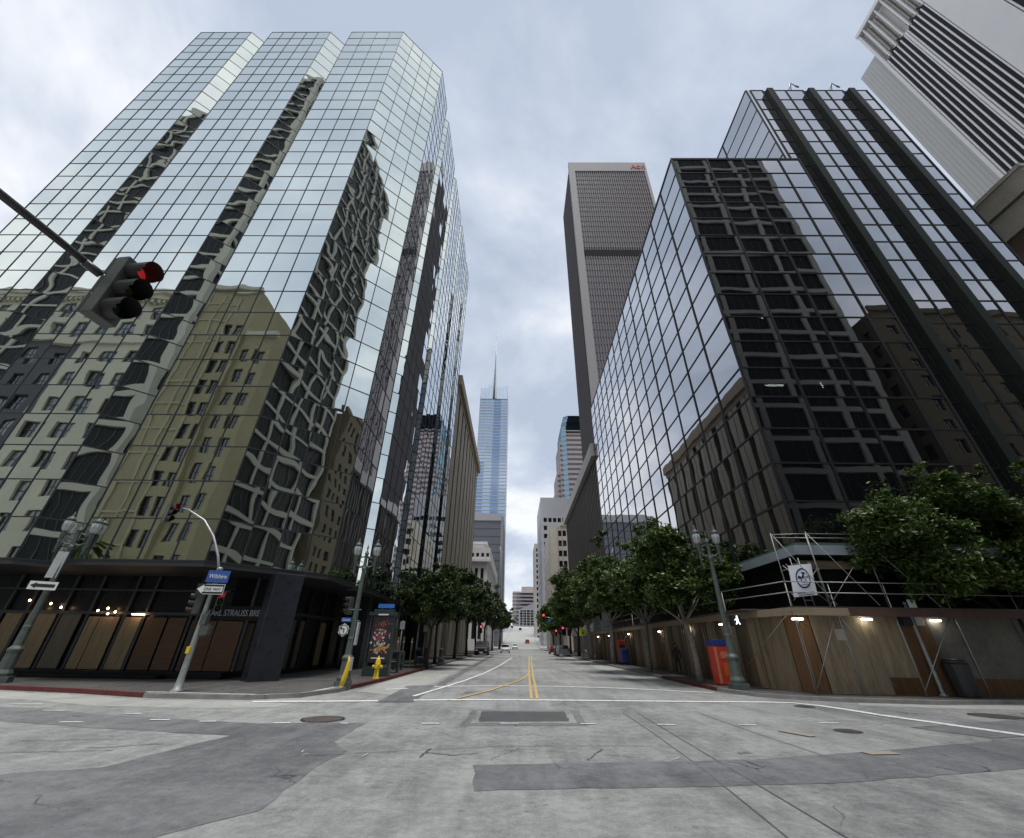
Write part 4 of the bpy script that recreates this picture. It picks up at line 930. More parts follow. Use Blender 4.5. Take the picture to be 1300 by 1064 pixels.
# palms behind the viewer, mirrored in the left tower
def palm(x, y, h, seed, label):
    rng = random.Random(seed); t = thing('palm_tree', label, 'palm', (x,y,.1), group='palms across the cross street')
    b = MB(); b.tube([(0,0,0),(.15,0,h*.5),(.1,.1,h)], [.22,.17,.14], 8); b.build('trunk', M_barkd, t)
    c = MB()
    for k in range(46):
        a = rng.uniform(0,6.28); up = rng.uniform(-.6,1.0); l = rng.uniform(1.6,2.3); d = Vector((math.cos(a),math.sin(a),0)); s = Vector((-d.y,d.x,0))
        P = [Vector((.1,.1,h))+d*l*q+Vector((0,0,up*l*q-1.1*l*q*q*.6)) for q in (0,.33,.66,1)]
        for p0, p1 in zip(P, P[1:]):
            for sg in (-1, 1): c.face([p0,p1,p1+s*sg*.28-Vector((0,0,.14)),p0+s*sg*.3-Vector((0,0,.14))])
    c.build('crown', M_leaf2, t)
palm(-44.5,-7.5,9.5,1,'bushy palm behind the viewer, mirrored low in the left tower beside the ornate block')
palm(-33,-7.5,6.5,2,'shorter palm behind the viewer, mirrored at the foot of the left tower near its corner')

# ------------------------------------------------------------------ twin lamps
GLAMP = 'ornate twin-globe street lamps'
def make_lamp(label, loc):
    t = thing('street_lamp', label, 'street lamp', loc, 0, GLAMP)
    b = MB(); b.box((0,0,.1),(.62,.62,.2)); b.lathe([(.29,.2),(.3,.3),(.24,.42),(.22,.95),(.25,1.0),(.25,1.06),(.17,1.16)], n=16, flute=.06); b.build('base', M_green_iron, t, bevel=.01)
    p = MB(); p.lathe([(.155,1.16),(.14,1.7),(.15,1.74),(.15,1.8),(.13,1.84),(.105,3.5),(.09,4.62),(.12,4.66),(.12,4.74),(.085,4.8),(.075,5.35),(.11,5.4),(.06,5.5),(.02,5.6),(.05,5.68),(.02,5.78),(.004,5.86)], n=14, flute=.05); p.build('pole', M_green_iron, t)
    a = MB()
    for s in (-1, 1):
        a.tube([(0,0,4.85),(s*.2,0,4.78),(s*.42,0,4.9),(s*.46,0,5.2)], [.05,.05,.045,.05], 8)
        a.tube([(0,0,5.3),(s*.25,0,5.22),(s*.46,0,5.2)], .03, 7)
        a.lathe([(.005,4.42),(.045,4.5),(.03,4.58),(.06,4.7),(.05,4.9),(.1,5.12),(.11,5.24),(.07,5.3)], (s*.46,0,0), 12)
        a.tube([(s*.12,0,5.0),(s*.25,0,5.08),(s*.34,0,5.0),(s*.28,0,4.92)], .018, 6)
    a.build('arm_bracket', M_green_iron, t)
    for s in (-1, 1):
        g = MB(); g.lathe([(.09,5.3),(.16,5.4),(.19,5.55),(.18,5.7),(.13,5.8)], (s*.46,0,0), 14); o = g.build('globe', M_globe, t)
        c = MB(); c.lathe([(.19,5.74),(.15,5.84),(.09,5.9),(.04,5.95),(.055,6.0),(.03,6.05),(.005,6.14)], (s*.46,0,0), 12)
        for k in range(8):
            an = k*math.pi/4; c.tube([(s*.46+.095*math.cos(an),.095*math.sin(an),5.3),(s*.46+.195*math.cos(an),.195*math.sin(an),5.55),(s*.46+.15*math.cos(an),.15*math.sin(an),5.8)], .01, 4)
        c.build('lantern_cap', M_green_iron, o)
    return t
lampR = make_lamp('ornate twin lamp with broad base beside the red kiosk box on the right corner', (9.3,21.4,.11)); lampR.scale = (1.02,1.02,1.08)
lampL = dup(lampR, (-6.62,19.7,.11), 0.15, 'ornate twin lamp on the left corner beside the poster kiosk, carrying a turn sign', GLAMP, (.9,.9,.885))
dup(lampR, (-18.9,18.6,.11), 0.5, 'ornate twin lamp at the far left edge carrying a one way arrow', GLAMP, (1.0,1.0,1.0))
lampFR = dup(lampR, (25.6,19.9,.11), 0.3, 'ornate twin lamp at the right edge, half buried in the large tree', GLAMP, (1.2,1.2,1.42))
dup(lampR, (-6.6,44.5,.11), 0.1, 'ornate twin lamp far down the left pavement, its base beside the slim dark trees', GLAMP, (.9,.9,.9))

# ------------------------------------------------------------------ signals
def signal_head(t, c, face, lit=0, hs=.30, part='signal_head', red=None):
    """three-section head; face: horizontal unit vector it looks along"""
    f = Vector((face[0],face[1],0)).normalized(); s = Vector((-f.y,f.x,0)); Z = Vector((0,0,1)); c = Vector(c); w = hs*1.12
    b = MB(); H = hs*3.25
    b.obox(c-s*w/2-Z*H/2-f*.19, s*w, f*.19, Z*H)
    for k in (-1,0,1): b.obox(c-s*w*.52-Z*(hs*.52-k*hs*1.07)-f*.21, s*w*1.04, f*.02, Z*hs*1.02)
    h = b.build(part, M_sigbox, t, bevel=.018)
    for k, m in ((1, (red or M_red_lens) if lit == 0 else M_dark_lens), (0, M_amber_lens), (-1, M_green_lens)):
        cc = c+Z*k*hs*1.07; r = hs*.43; n = 18; v = MB(); lens = MB()
        ring = [(s*math.cos(2*math.pi*j/n)+Z*math.sin(2*math.pi*j/n)) for j in range(n)]
        for j in range(n):
            a, d = ring[j], ring[(j+1)%n]; zz = (a.z+d.z)/2
            L0 = .30 if zz > -.35 else (.24 if zz > -.75 else .18); L0 *= hs/.30
            for rr in (r*1.08, r*1.03): v.face([cc+a*rr, cc+d*rr, cc+d*rr+f*L0, cc+a*rr+f*L0])
        for q in (0.0, .5, 1.0): pass
        P = [cc+a*r*1.04+f*.012 for a in ring]; M2 = [cc+a*r*.55+f*.05 for a in ring]
        for j in range(n): lens.face([P[j],P[(j+1)%n],M2[(j+1)%n],M2[j]], smooth=True)
        lens.face(M2, smooth=True)
        v.build('visor', M_sigvis, h); lens.build('lens', m, h)
    return h
M_red_far = mat('bright_red_lens', (0.5,0.02,0.02), 0.3, emit=(1.0,0.05,0.07), estr=1.3)
M_sigbox = mat('signal_housing_grey', (0.07,0.08,0.07), .5, var=.3, vscale=6)
M_sigvis = mat('signal_visor_black', (0.022,0.02,0.019), .55)
M_gpole = mat('galvanised_pole', (0.32,0.34,0.33), .5, metal=.45, var=.25, vscale=5)
M_dpole = mat('dark_pole_paint', (0.06,0.055,0.058), .4, var=.2, vscale=4)

near = thing('mast_arm_signal', 'near red traffic signal on a dark mast arm reaching in from the upper left', 'traffic signal', (-6.9,-7.0,.1))
m = MB(); m.tube([(0,0,0),(0,0,.5),(0,0,6.2)], [.2,.16,.12], 12); m.lathe([(.3,0),(.3,.06),(.22,.12),(.2,.35)], n=12); m.build('pole', M_dpole, near)
m = MB(); m.tube([(0,.05,5.35),(.25,2.5,5.62),(.9,7.5,5.66),(1.3,10.75,5.62)], [.1,.085,.06,.045], 10); m.tube([(1.3,10.7,5.6),(1.36,10.9,5.58)], .055, 8); m.build('mast_arm', M_dpole, near)
signal_head(near, (1.66,11.02,5.40), (1.0,-.12), hs=.30)

cor = thing('corner_signal_post', 'grey corner signal post with curved arm, blue sign and one way arrow', 'traffic signal', (-11.0,16.75,.11))
m = MB(); m.lathe([(.2,0),(.2,.05),(.13,.1),(.105,.4),(.09,1.6),(.075,3.62),(.1,3.64),(.1,3.72),(.04,3.76)], n=12); m.build('pole', M_gpole, cor)
m = MB(); m.tube([(0,0,3.6),(-.25,0,4.15),(-.7,0,4.85),(-1.3,0,5.45),(-2.1,0,5.85),(-2.35,0,5.9)], [.045,.045,.04,.035,.03,.03], 8); m.build('curved_arm', M_metal, cor)
signal_head(cor, (-2.72,-.05,5.72), (1,-.35), hs=.22)
signal_head(cor, (-.42,-.1,2.55), (-.75,-.66), lit=1, hs=.2)
signal_head(cor, (.36,.08,2.62), (.55,-.83), hs=.2)
def sign_panel(t, name, c, face, w, h, m, bm=None, tilt=0.0):
    f = Vector((face[0],face[1],0)).normalized(); s = Vector((-f.y,f.x,0)); Z = Vector((0,0,1)); c = Vector(c)
    b = MB(); b.obox(c-s*w/2-Z*h/2-f*.008, s*w, Z*h, f*.016); return b.build(name, m, t), f, s
def face_rot(f): return (R(90), 0, math.atan2(f.x, -f.y))
sp, f, s = sign_panel(cor, 'street_name_sign', (.12,-.13,3.42), (.25,-.97), .72, .4, M_blue)
text_part('sign_lettering', 'Wilshire', .2, M_white, sp, Vector((.12,-.13,3.42))+f*.02, face_rot(f), .004, sx=.85)
sp, f, s = sign_panel(cor, 'one_way_sign', (.02,-.16,3.0), (.1,-.99), .95, .34, M_black)
b = MB(); cc = Vector((.02,-.16,3.0))+f*.012; Z = Vector((0,0,1))
pts = [(-.46,0),(-.26,-.155),(-.26,-.085),(.42,-.085),(.42,.085),(-.26,.085),(-.26,.155)]
n3 = f*.003
b.face([cc+s*x+Z*z+n3 for x, z in ((-.455,0),(-.25,-.15),(-.25,.15))]); b.face([cc+s*x+Z*z+n3 for x, z in ((-.25,-.085),(.42,-.085),(.42,.085),(-.25,.085))])
for z in (-.165,.15): b.face([cc+s*x+Z*zz+n3 for x, zz in ((-.22,z),(.47,z),(.47,z+.015),(-.22,z+.015))])
b.face([cc+s*x+Z*z+n3 for x, z in ((.455,-.165),(.47,-.165),(.47,.165),(.455,.165))]); b.build('arrow', M_white, sp)
text_part('sign_lettering', 'ONE WAY', .135, M_black, sp, cc+f*.012+s*.08, face_rot(f), .003, sx=.95)
m = MB(); m.box((.17,-.1,2.05),(.2,.2,.32)); m.box((.33,-.1,1.72),(.26,.22,.28)); m.tube([(0,0,1.9),(.4,-.1,1.9)], .02, 6); m.tube([(0,0,1.56),(.4,-.1,1.56)], .02, 6); m.build('pedestrian_signal', M_sigbox, cor, bevel=.012)
m = MB(); m.box((-.02,-.12,1.15),(.12,.1,.2)); m.build('push_button', M_yellow, cor, bevel=.01)

# fittings carried by the left corner lamp
sg = thing('lamp_post_signs', 'dark signal and hexagonal no turn sign strapped to the left corner lamp', 'road signs', (-6.62,19.7,.11))
signal_head(sg, (-.42,.02,2.75), (-.6,-.8), hs=.2, lit=0)
sp, f, s = sign_panel(sg, 'street_name_sign', (-.3,-.12,2.22), (-.1,-1), .42, .16, M_blue)
text_part('sign_lettering', 'Grand', .12, M_white, sp, Vector((-.3,-.12,2.22))+f*.02, face_rot(f), .003)
h = MB(); h.prism([(.23*math.cos(R(60*k+30)),.23*math.sin(R(60*k+30))) for k in range(6)], 0, .02); o = h.build('no_turn_sign', M_white, sg); o.location = (-.32,-.16,1.86); o.rotation_euler = (R(90),0,-.1)
a = MB(); a.tube([(.03,-.1,.03),(.03,.04,.03),(-.08,.06,.03)], .018, 5); a.face([(-.08,.0,.03),(-.15,.06,.03),(-.08,.12,.03)][::-1]); 
for k in range(20): c0, c1 = R(18*k), R(18*k+18); a.face([(.19*math.cos(c0),.19*math.sin(c0),.026),(.19*math.cos(c1),.19*math.sin(c1),.026),(.16*math.cos(c1),.16*math.sin(c1),.026),(.16*math.cos(c0),.16*math.sin(c0),.026)])
a.build('turn_symbol', M_black, o)
m = MB(); m.box((.22,-.05,1.75),(.07,.22,.8)); m.box((.2,-.05,.72),(.07,.2,.45)); m.build('notice_panel', mat('pale_panel', (0.42,0.44,0.44), .5, var=.2), sg, bevel=.006)
m = MB(); 
for z in (2.6,2.2,1.9): m.tube([(-.45,0,z),(.2,0,z)], .015, 6)
m.build('bracket', M_gpole, sg)
# one way arrow on the leftmost lamp
ow = thing('one_way_sign', 'small white one way arrow on the leftmost lamp post', 'road sign', (-18.9,18.6,.11))
sp, f, s = sign_panel(ow, 'sign_plate', (-.05,-.24,3.2), (.55,-.83), .85, .3, M_white)
cc = Vector((-.05,-.24,3.2))+f*.012; b = MB(); b.face([cc+s*x+Z*z for x, z in ((-.38,0),(-.2,-.11),(-.2,.11))]); b.face([cc+s*x+Z*z for x, z in ((-.2,-.06),(.36,-.06),(.36,.06),(-.2,.06))]); b.build('arrow', M_black, sp)
m = MB(); m.obox((-.2,-.22,3.5),(.3,.17,0),(-.01,.02,0),(0,0,1.0)); m.build('notice_panel', mat('pale_panel', (0,0,0)), ow)
# banner on the post above
# yellow guard, hydrant, kiosk, bins on the left corner
t = thing('yellow_guard', 'leaning bright yellow pole guard in front of the left corner lamp', 'pole guard', (-6.45,19.2,.11))
m = MB(); m.tube([(-.06,0,0),(.0,0,.25),(.06,0,.55),(.075,0,.8),(.055,0,.98)], [.085,.095,.085,.06,.02], 10); m.build('guard', M_yellow, t)
m = MB(); m.tube([(-.06,0,.0),(-.06,0,.04)], .13, 10); m.tube([(.06,0,.5),(.055,0,2.2)], .008, 5); m.build('guy_wire', M_gpole, t)
t = thing('fire_hydrant', 'yellow fire hydrant at the kerb in front of the poster kiosk', 'hydrant', (-6.45,23.6,.11))
m = MB(); m.lathe([(.16,0),(.16,.05),(.11,.07),(.105,.5),(.14,.53),(.14,.58),(.12,.62),(.11,.72),(.06,.82),(.03,.84),(.03,.9),(.01,.91)], n=14); m.build('barrel', M_yellow, t)
for d in ((-1,0),(1,0),(0,-1)):
    m = MB(); m.tube([(d[0]*.08,d[1]*.08,.48),(d[0]*.2,d[1]*.2,.48)], .06, 10); m.tube([(d[0]*.19,d[1]*.19,.48),(d[0]*.23,d[1]*.23,.48)], .075, 6); m.build('outlet_cap', M_yellow, t)
M_kio = mat('dark_green_kiosk', (0.018,0.035,0.033), .4, var=.2, vscale=4)
t = thing('poster_kiosk', 'dark street kiosk with a red, white and orange poster and a blue top sign', 'advertising kiosk', (-6.95,25.3,.11), -.06)
m = MB(); m.box((0,0,.2),(1.2,.36,.4)); m.box((-.62,0,1.4),(.1,.36,2.8)); m.box((.62,0,1.4),(.1,.36,2.8)); m.box((0,0,2.72),(1.5,.5,.16)); m.box((0,.05,1.6),(1.15,.2,2.1)); m.box((0,0,2.87),(1.1,.3,.12)); m.build('housing', M_kio, t, bevel=.012)
P = MB(); P.bb(-.55,.55,-.07,-.055,.62,2.58); po = P.build('poster', mat('poster_black', (0.03,0.02,0.02), .35), t)
rg = random.Random(5)
for nm, cols, zs, cnt in (('poster_pattern',(0.36,0.10,0.07),(2.15,2.42),26),('poster_pattern',(0.62,0.55,0.54),(1.35,2.05),46),('poster_pattern',(0.33,0.07,0.06),(1.5,2.0),30),('poster_pattern',(0.55,0.24,0.05),(1.0,1.4),34),('poster_pattern',(0.5,0.46,0.46),(.95,1.4),20)):
    b = MB()
    for k in range(cnt):
        z = rg.uniform(*zs); x = rg.gauss(0,.2)*(1.1 if z < 1.9 else 1); x = max(-.47,min(.47,x)); r = rg.uniform(.02,.075); y = -.072-rg.uniform(0,.006)
        b.face([(x+r*math.cos(a)*rg.uniform(.6,1.1), y, z+r*math.sin(a)*rg.uniform(.6,1.1)) for a in [R(40*q) for q in range(9)]])
    b.build(nm, mat('poster_ink_%d' % int(cols[0]*100+cols[1]*1000), cols, .5), po)
b = MB(); b.bb(-.35,.35,-.078,-.07,.74,.79); b.bb(-.25,.3,-.27,-.255,2.66,2.72); b.build('poster_caption', M_white, po)
b = MB(); b.bb(-.38,.5,-.1,-.07,3.0,3.2); b.tube([(-.1,-.08,2.9),(-.1,-.08,3.2)], .02, 6); b.tube([(.3,-.08,2.9),(.3,-.08,3.2)], .02, 6); b.build('blue_top_sign', mat('bright_blue_sign', (0.03,0.16,0.55), .4), t)
for k, (x, y, sx, sy, h, lb) in enumerate(((-6.9,28.6,.6,.6,1.1,'black newspaper box just past the poster kiosk'),(-7.3,31.2,.7,.5,1.0,'dark green newspaper box at the foot of the slim dark tree'),(-7.1,37.6,1.0,.6,1.15,'black newspaper box between the two slim dark trees on the left'))):
    t = thing('newspaper_box', lb, 'newspaper box', (x,y,.11), .1, 'newspaper boxes on the left pavement')
    m = MB(); m.box((0,0,.62),(sx,sy,h-.25)); m.box((0,0,h-.1),(sx*.96,sy*.8,.14)); m.build('cabinet', mat('box_black', (0.02,0.022,0.024), .45) if k != 1 else mat('box_green', (0.02,0.06,0.05), .45), t, bevel=.03)
    m = MB(); m.bb(-sx*.38,sx*.38,-sy/2-.015,-sy/2,.6,h-.18); m.build('door', M_glass_dark, t); m = MB(); m.bb(-sx*.2,sx*.2,-sy/2-.04,-sy/2-.015,.52,.56); m.build('handle', M_metal, t)
    m = MB(); 
    for a in (-1,1): m.box((a*sx*.35,0,.12),(.06,sy*.8,.26))
    m.build('foot', M_black, t)
for k, (x, y, lb) in enumerate(((-6.75,26.9,'thin grey sign post beside the poster kiosk'),(-7.0,29.9,'thin grey parking sign post by the dark newspaper box'),(-6.6,35.6,'thin pale sign post between the two slim dark trees'))):
    t = thing('sign_post', lb, 'sign post', (x,y,.11), 0, 'thin sign posts on the left pavement')
    m = MB(); m.tube([(0,0,0),(0,0,2.6)], .03, 8); m.build('post', M_gpole, t)
    m = MB(); m.box((0,-.04,2.35),(.3,.012,.42)); m.build('sign_plate', mat('sign_grey', (.3,.32,.33), .5), t)
for k, (x, y) in enumerate(((-8.0,33.5),(-8.0,35.2),(-8.1,38.5))):
    t = thing('bollard', ('slim yellowish bollard nearest the kiosk on the left pavement','slim yellowish bollard in the middle of the left pavement row','slim yellowish bollard farthest along the left pavement row')[k], 'bollard', (x,y,.11), 0, 'yellowish bollards by the driveway')
    m = MB(); m.lathe([(.07,0),(.07,1.7),(.05,1.76),(.01,1.78)], n=10); m.build('post', mat('faded_yellow', (0.4,0.33,0.14), .6), t)
    m = MB(); m.lathe([(.074,1.4),(.074,1.55)], n=10); m.build('band', M_white, t)

# ------------------------------------------------------------------ hoarding, scaffold and street things on the right
PLY = [mat('hoard_ply_tan', (0.30,0.235,0.155), .8, var=.45, vscale=.9, stretch=(5,5,.7)), mat('hoard_ply_brown', (0.14,0.07,0.026), .75, var=.4, vscale=1.1, stretch=(5,5,.7)),
       mat('hoard_ply_grey', (0.16,0.152,0.132), .85, var=.4, vscale=.9), mat('hoard_ply_dark', (0.15,0.112,0.068), .8, var=.45, vscale=1, stretch=(5,5,.7))]
ho = thing('plywood_hoarding', 'plywood hoarding in tan, brown and grey sheets round the scaffolded corner', 'hoarding', (11.2,21.2,.11))
HP = [(10.95,68),(10.95,21.6),(12.3,20.15),(26,20.7)]
k = 0
for (x0,y0),(x1,y1) in zip(HP, HP[1:]):
    d = Vector((x1-x0,y1-y0,0)); L = d.length; d.normalize(); nn = Vector((d.y,-d.x,0)); n = max(1, round(L/1.22)); w = L/n
    if nn.dot(Vector((0,0,0))-Vector((x0,y0,0))) < 0: nn = -nn
    for i in range(n):
        o = Vector((x0,y0,.1))+d*(w*i+.012); mm = PLY[(0,3,0,3,1,0,3)[k % 7]]
        if y0 < 21: mm = PLY[(0,0,0,1,2,2,2,2,1,3,3,3)[i % 12]]
        p = MB(); p.obox(o+nn*random.uniform(0,.02), d*(w-.024), nn*.022, (0,0,2.72)); p.build('plywood_panel', mm, ho, world=True); k += 1
    p = MB()
    if y0 < 21: 
        p.obox(Vector((x0,y0,.12))+d*2.5+nn*.045, d*8, nn*.02, (0,0,.55)); p.build('kick_board', PLY[1], ho, world=True)
        q = MB(); q.obox(Vector((x0,y0,1.9))+d*.9+nn*.045, d*.45, nn*.006, (0,0,.4)); q.build('paper_notice', mat('pale_notice', (.5,.5,.42), .8), ho, world=True)
for y in range(22, 68, 2):
    b = MB(); b.bb(10.9,10.945,y,y+.07,.1,2.8); b.build('batten', PLY[3], ho, world=True)

sc = thing('scaffold', 'galvanised tube scaffold with a plank deck over the right pavement corner', 'scaffold', (12,20,.11))
dk = MB(); dk.bb(10.0,13.2,21.0,68,2.98,3.05); dk.bb(11.2,26.5,19.15,20.95,2.98,3.05)
dk.build('plank_deck', mat('dark_planks', (0.07,0.06,0.05), .85, var=.3, vscale=1.5), sc, world=True)
M_beam = mat('raw_timber_beam', (0.27,0.21,0.14), .85, var=.3, vscale=1.2, stretch=(.8,6,6))
for P0, P1 in (((11.05,19.05),(13.3,19.08)),((10.2,24),(11.05,19.05)),((9.9,68),(10.2,24)),((13.3,19.1),(26.5,19.3))):
    d = Vector((P1[0]-P0[0],P1[1]-P0[1],0)); b = MB(); nn = Vector((d.y,-d.x,0)).normalized()*.06
    dark = P1[0] > 20
    b.obox((P0[0],P0[1],2.72), d, nn, (0,0,.27)); b.build('edge_beam', mat('rust_beam', (0.08,0.04,0.03), .8, var=.3, vscale=2) if dark else M_beam, sc, world=True)
def pole(name, pts, r=.019, m=None):
    b = MB(); b.tube(pts, r, 7); return b.build(name, m or M_scaf, sc, world=True)
for x, y in ((11.2,19.3),(12.9,19.2),(15.2,19.25),(17.6,19.3),(20.4,19.4),(23.2,19.5)):
    pole('standard', [(x,y,.1),(x+.05,y,3.9)]); pole('standard', [(x+.22,y+.25,.1),(x+.27,y+.25,3.0)], .018)
for y in (23.2,26.6,30,34,38,42,46,50,54,58,62,66):
    pole('standard', [(10.25,y,.1),(10.25,y,3.9)]); pole('standard', [(10.42,y+.12,.1),(10.42,y+.12,3.0)], .018)
for x, y, z1 in ((11.55,19.75,6.0),(11.75,20.1,6.0),(13.15,19.75,6.1),(13.35,20.1,6.1),(15.6,19.8,6.0),(17.9,19.85,5.4)):
    pole('upper_standard', [(x,y,3.05),(x-.02,y,z1)])
for a, b in (((11.55,19.75,5.98),(12.95,19.05,3.1)),((13.15,19.75,6.05),(14.7,19.1,3.1)),((15.6,19.8,5.9),(17.2,19.2,3.1)),((11.3,19.4,3.0),(10.3,23.4,.5)),((15.2,19.25,.3),(17.5,19.3,2.8)),((20.4,19.4,.3),(23.1,19.5,2.8)),((13.3,20.1,3.1),(15.5,20.1,5.2)),((12.9,19.2,2.9),(14.2,19.24,.4))): pole('brace', [a, b], .015)
pole('guard_rail', [(11.5,19.75,5.95),(13.2,19.75,6.02),(18,19.85,6.02)]); pole('guard_rail', [(11.75,20.1,5.9),(18,20.2,5.95)], .018)
pole('brace', [(11.7,19.8,3.3),(13.2,19.8,4.6)]); pole('brace', [(13.2,19.82,3.2),(11.8,20.0,4.7)], .016); pole('brace', [(11.3,19.35,.3),(12.8,19.3,2.6)], .014)
for z in (3.55,3.95): pole('guard_rail', [(9.95,68,z),(10.2,24,z)], .02); pole('guard_rail', [(10.2,24,z),(11.15,19.15,z)], .02); pole('guard_rail', [(11.15,19.15,z),(21,19.33,z)], .019)
pole('cross_tube', [(12.2,19.9,4.6),(12.3,21.1,4.62)], .02); pole('cross_tube', [(13.2,19.8,4.5),(14.0,21.1,4.9)], .02); pole('upper_standard', [(14.0,21.1,3.1),(13.95,21.1,5.0)], .018)
b = MB(); b.tube([(12.05,19.62,3.05),(11.98,19.62,4.95)], .02, 6); b.tube([(12.4,19.62,3.05),(12.33,19.62,4.95)], .02, 6)
for k in range(6): b.tube([(12.03,19.62,3.3+k*.28),(12.38,19.62,3.3+k*.28)], .014, 5)
b.build('ladder', M_scaf, sc, world=True)
def netting(y0, y1, z0, z1):
    b = MB(); b.obox((10.05,y0,z0),(0,y1-y0,0),(-.02,0,0),(0,0,z1-z0)); b.build('netting_panel', mat('blue_grey_sheet', (0.13,0.17,0.18), .7, var=.3, vscale=2), sc, world=True)
netting(36.2,38.6,3.1,4.9); netting(50,55.5,3.1,5.0); netting(57,62,3.1,4.6)
b = MB(); b.bb(10.3,10.9,36.6,38.2,3.1,4.6); b.build('air_unit', mat('air_unit_paint', (.2,.24,.25), .5), sc, world=True, bevel=.03)

# banner hung on the scaffold
bn = thing('white_banner', 'white banner with a dark blue oval emblem hung on the scaffold ladder', 'banner', (12.15,19.5,3.4))
def bpt(a, z):   # a, z in 0..1 on a gently billowing cloth
    return Vector((-.55+1.02*a+.16*z, .05-.05*math.sin(a*3.1)*math.sin(z*2.9+.3)-.02*math.sin(a*9+z*4), 0.0+1.22*z+.10*a))
c = MB(); NX, NZ = 14, 16
for i in range(NX):
    for j in range(NZ): c.face([bpt(i/NX,j/NZ),bpt((i+1)/NX,j/NZ),bpt((i+1)/NX,(j+1)/NZ),bpt(i/NX,(j+1)/NZ)], smooth=True)
M_ban = mat('white_banner_cloth', (0.74,0.75,0.8), .85, var=.06, vscale=3); bo = c.build('cloth', M_ban, bn)
M_navy = mat('navy_print', (0.02,0.025,0.10), .8)
def onb(x, z, off=.006): p = bpt(x, z); return p-Vector((0,off+.003,0))
em = MB(); n = 40
def ell(t, r): return (.52+.30*r*math.cos(t), .56+.325*r*math.sin(t))
for k in range(n):
    a, b2 = 2*math.pi*k/n, 2*math.pi*(k+1)/n; em.face([onb(*ell(a,1)),onb(*ell(b2,1)),onb(*ell(b2,.84)),onb(*ell(a,.84))])
for k in range(n//2):   # dark upper field
    a, b2 = math.pi*k/(n/2), math.pi*(k+1)/(n/2); xa, za = ell(a,.78); xb, zb = ell(b2,.78)
    em.face([onb(xa,.56-.02*math.cos(a*3)),onb(xa,za-.06),onb(xb,zb-.06),onb(xb,.56-.02*math.cos(b2*3))])
for q in ((.40,.45,.44,.53),(.58,.42,.62,.54),(.50,.40,.53,.47),(.36,.36,.68,.345)):
    em.face([onb(q[0],q[1]),onb(q[2],q[1]),onb(q[2],q[3]),onb(q[0],q[3])])
em.face([onb(.15,.09),onb(.88,.09),onb(.88,.115),onb(.15,.115)]); em.face([onb(.2,.03),onb(.85,.03),onb(.85,.05),onb(.2,.05)])
em.build('emblem', M_navy, bo)
em = MB(); em.face([onb(*q, .012) for q in ((.33,.66),(.45,.60),(.5,.68),(.40,.78))]); em.face([onb(*q, .012) for q in ((.55,.60),(.7,.60),(.68,.66),(.58,.7))])
em.build('emblem_highlight', M_ban, bo)
b = MB(); 
for p in (bpt(.02,.98), bpt(.98,.98), bpt(.03,.03), bpt(.97,.03)): b.tube([p, p+Vector((0,.14,.12))], .008, 5)
b.build('tie_cord', M_scaf, bn)

# work lights under the deck (lit in the photograph)
M_wl = mat('work_light_tube', (1,1,1), .4, emit=(1.0,.93,.78), estr=9)
WL = [((11.6,19.75,2.62),.42,1,'bright work light under the deck at the hoarding corner, above the tan sheets'),((14.6,20.0,2.66),.4,1,'work light below the rust beam above the brown sheets'),((17.6,20.2,2.66),.4,1,'work light above the grey sheets beside the edge-on white sign'),
      ((10.75,25.2,2.6),.4,0,'work light just left of the right corner lamp post'),((10.75,30.2,2.55),.38,0,'work light above the standing person'),((10.75,36.3,2.5),.38,0,'work light between the two nearest pale tree trunks'),((10.75,46.3,2.5),.38,0,'work light above the red and blue mailboxes'),
      ((10.75,56,2.5),.36,0,'work light second from the far end of the hoarding'),((10.75,63.5,2.5),.36,0,'work light at the far end of the hoarding')]
for c, l, ax, lb in WL:
    t = thing('work_light', lb, 'work light', c, 0, 'work lights along the hoarding')
    b = MB(); (b.box((0,0,0),(l,.07,.06)) if ax else b.box((0,0,0),(.07,l,.06))); b.build('tube', M_wl, t)
    b = MB(); (b.box((0,0,.05),(l*1.1,.12,.03)) if ax else b.box((0,0,.05),(.12,l*1.1,.03))); b.build('reflector', M_metal, t)
    b = MB(); b.tube([(0,0,.06),(0,0,.25)], .015, 6); b.build('hanger', M_black, t)

t = thing('kiosk_box', 'tall red kiosk box with a blue top beside the right corner lamp', 'kiosk', (9.75,23.6,.11), .12); t.scale = (1,1,.87)
m = MB(); m.box((0,0,.9),(.95,.6,1.7)); m.box((0,0,.06),(.85,.5,.12)); m.build('cabinet', mat('orange_red_wrap', (0.55,0.055,0.025), .5, var=.25, vscale=2), t, bevel=.02)
m = MB(); m.box((0,0,1.9),(.97,.62,.3)); m.build('top_band', mat('deep_blue_wrap', (0.02,0.04,0.2), .5, var=.2), t, bevel=.02)
m = MB()
cc = [( .0+.3*math.cos(R(12*k)), -.304, .72+.3*math.sin(R(12*k))) for k in range(31) if .0+.3*math.cos(R(12*k)) > -.2]
m.face(cc); m.build('printed_disc', mat('orange_print', (0.62,0.13,0.03), .5), t)
m = MB(); m.bb(-.475,-.36,-.31,-.302,.1,1.7); m.bb(-.2,.3,-.308,-.302,1.2,1.5); m.build('printed_stripe', mat('pale_red_print', (0.62,0.2,0.13), .5), t)
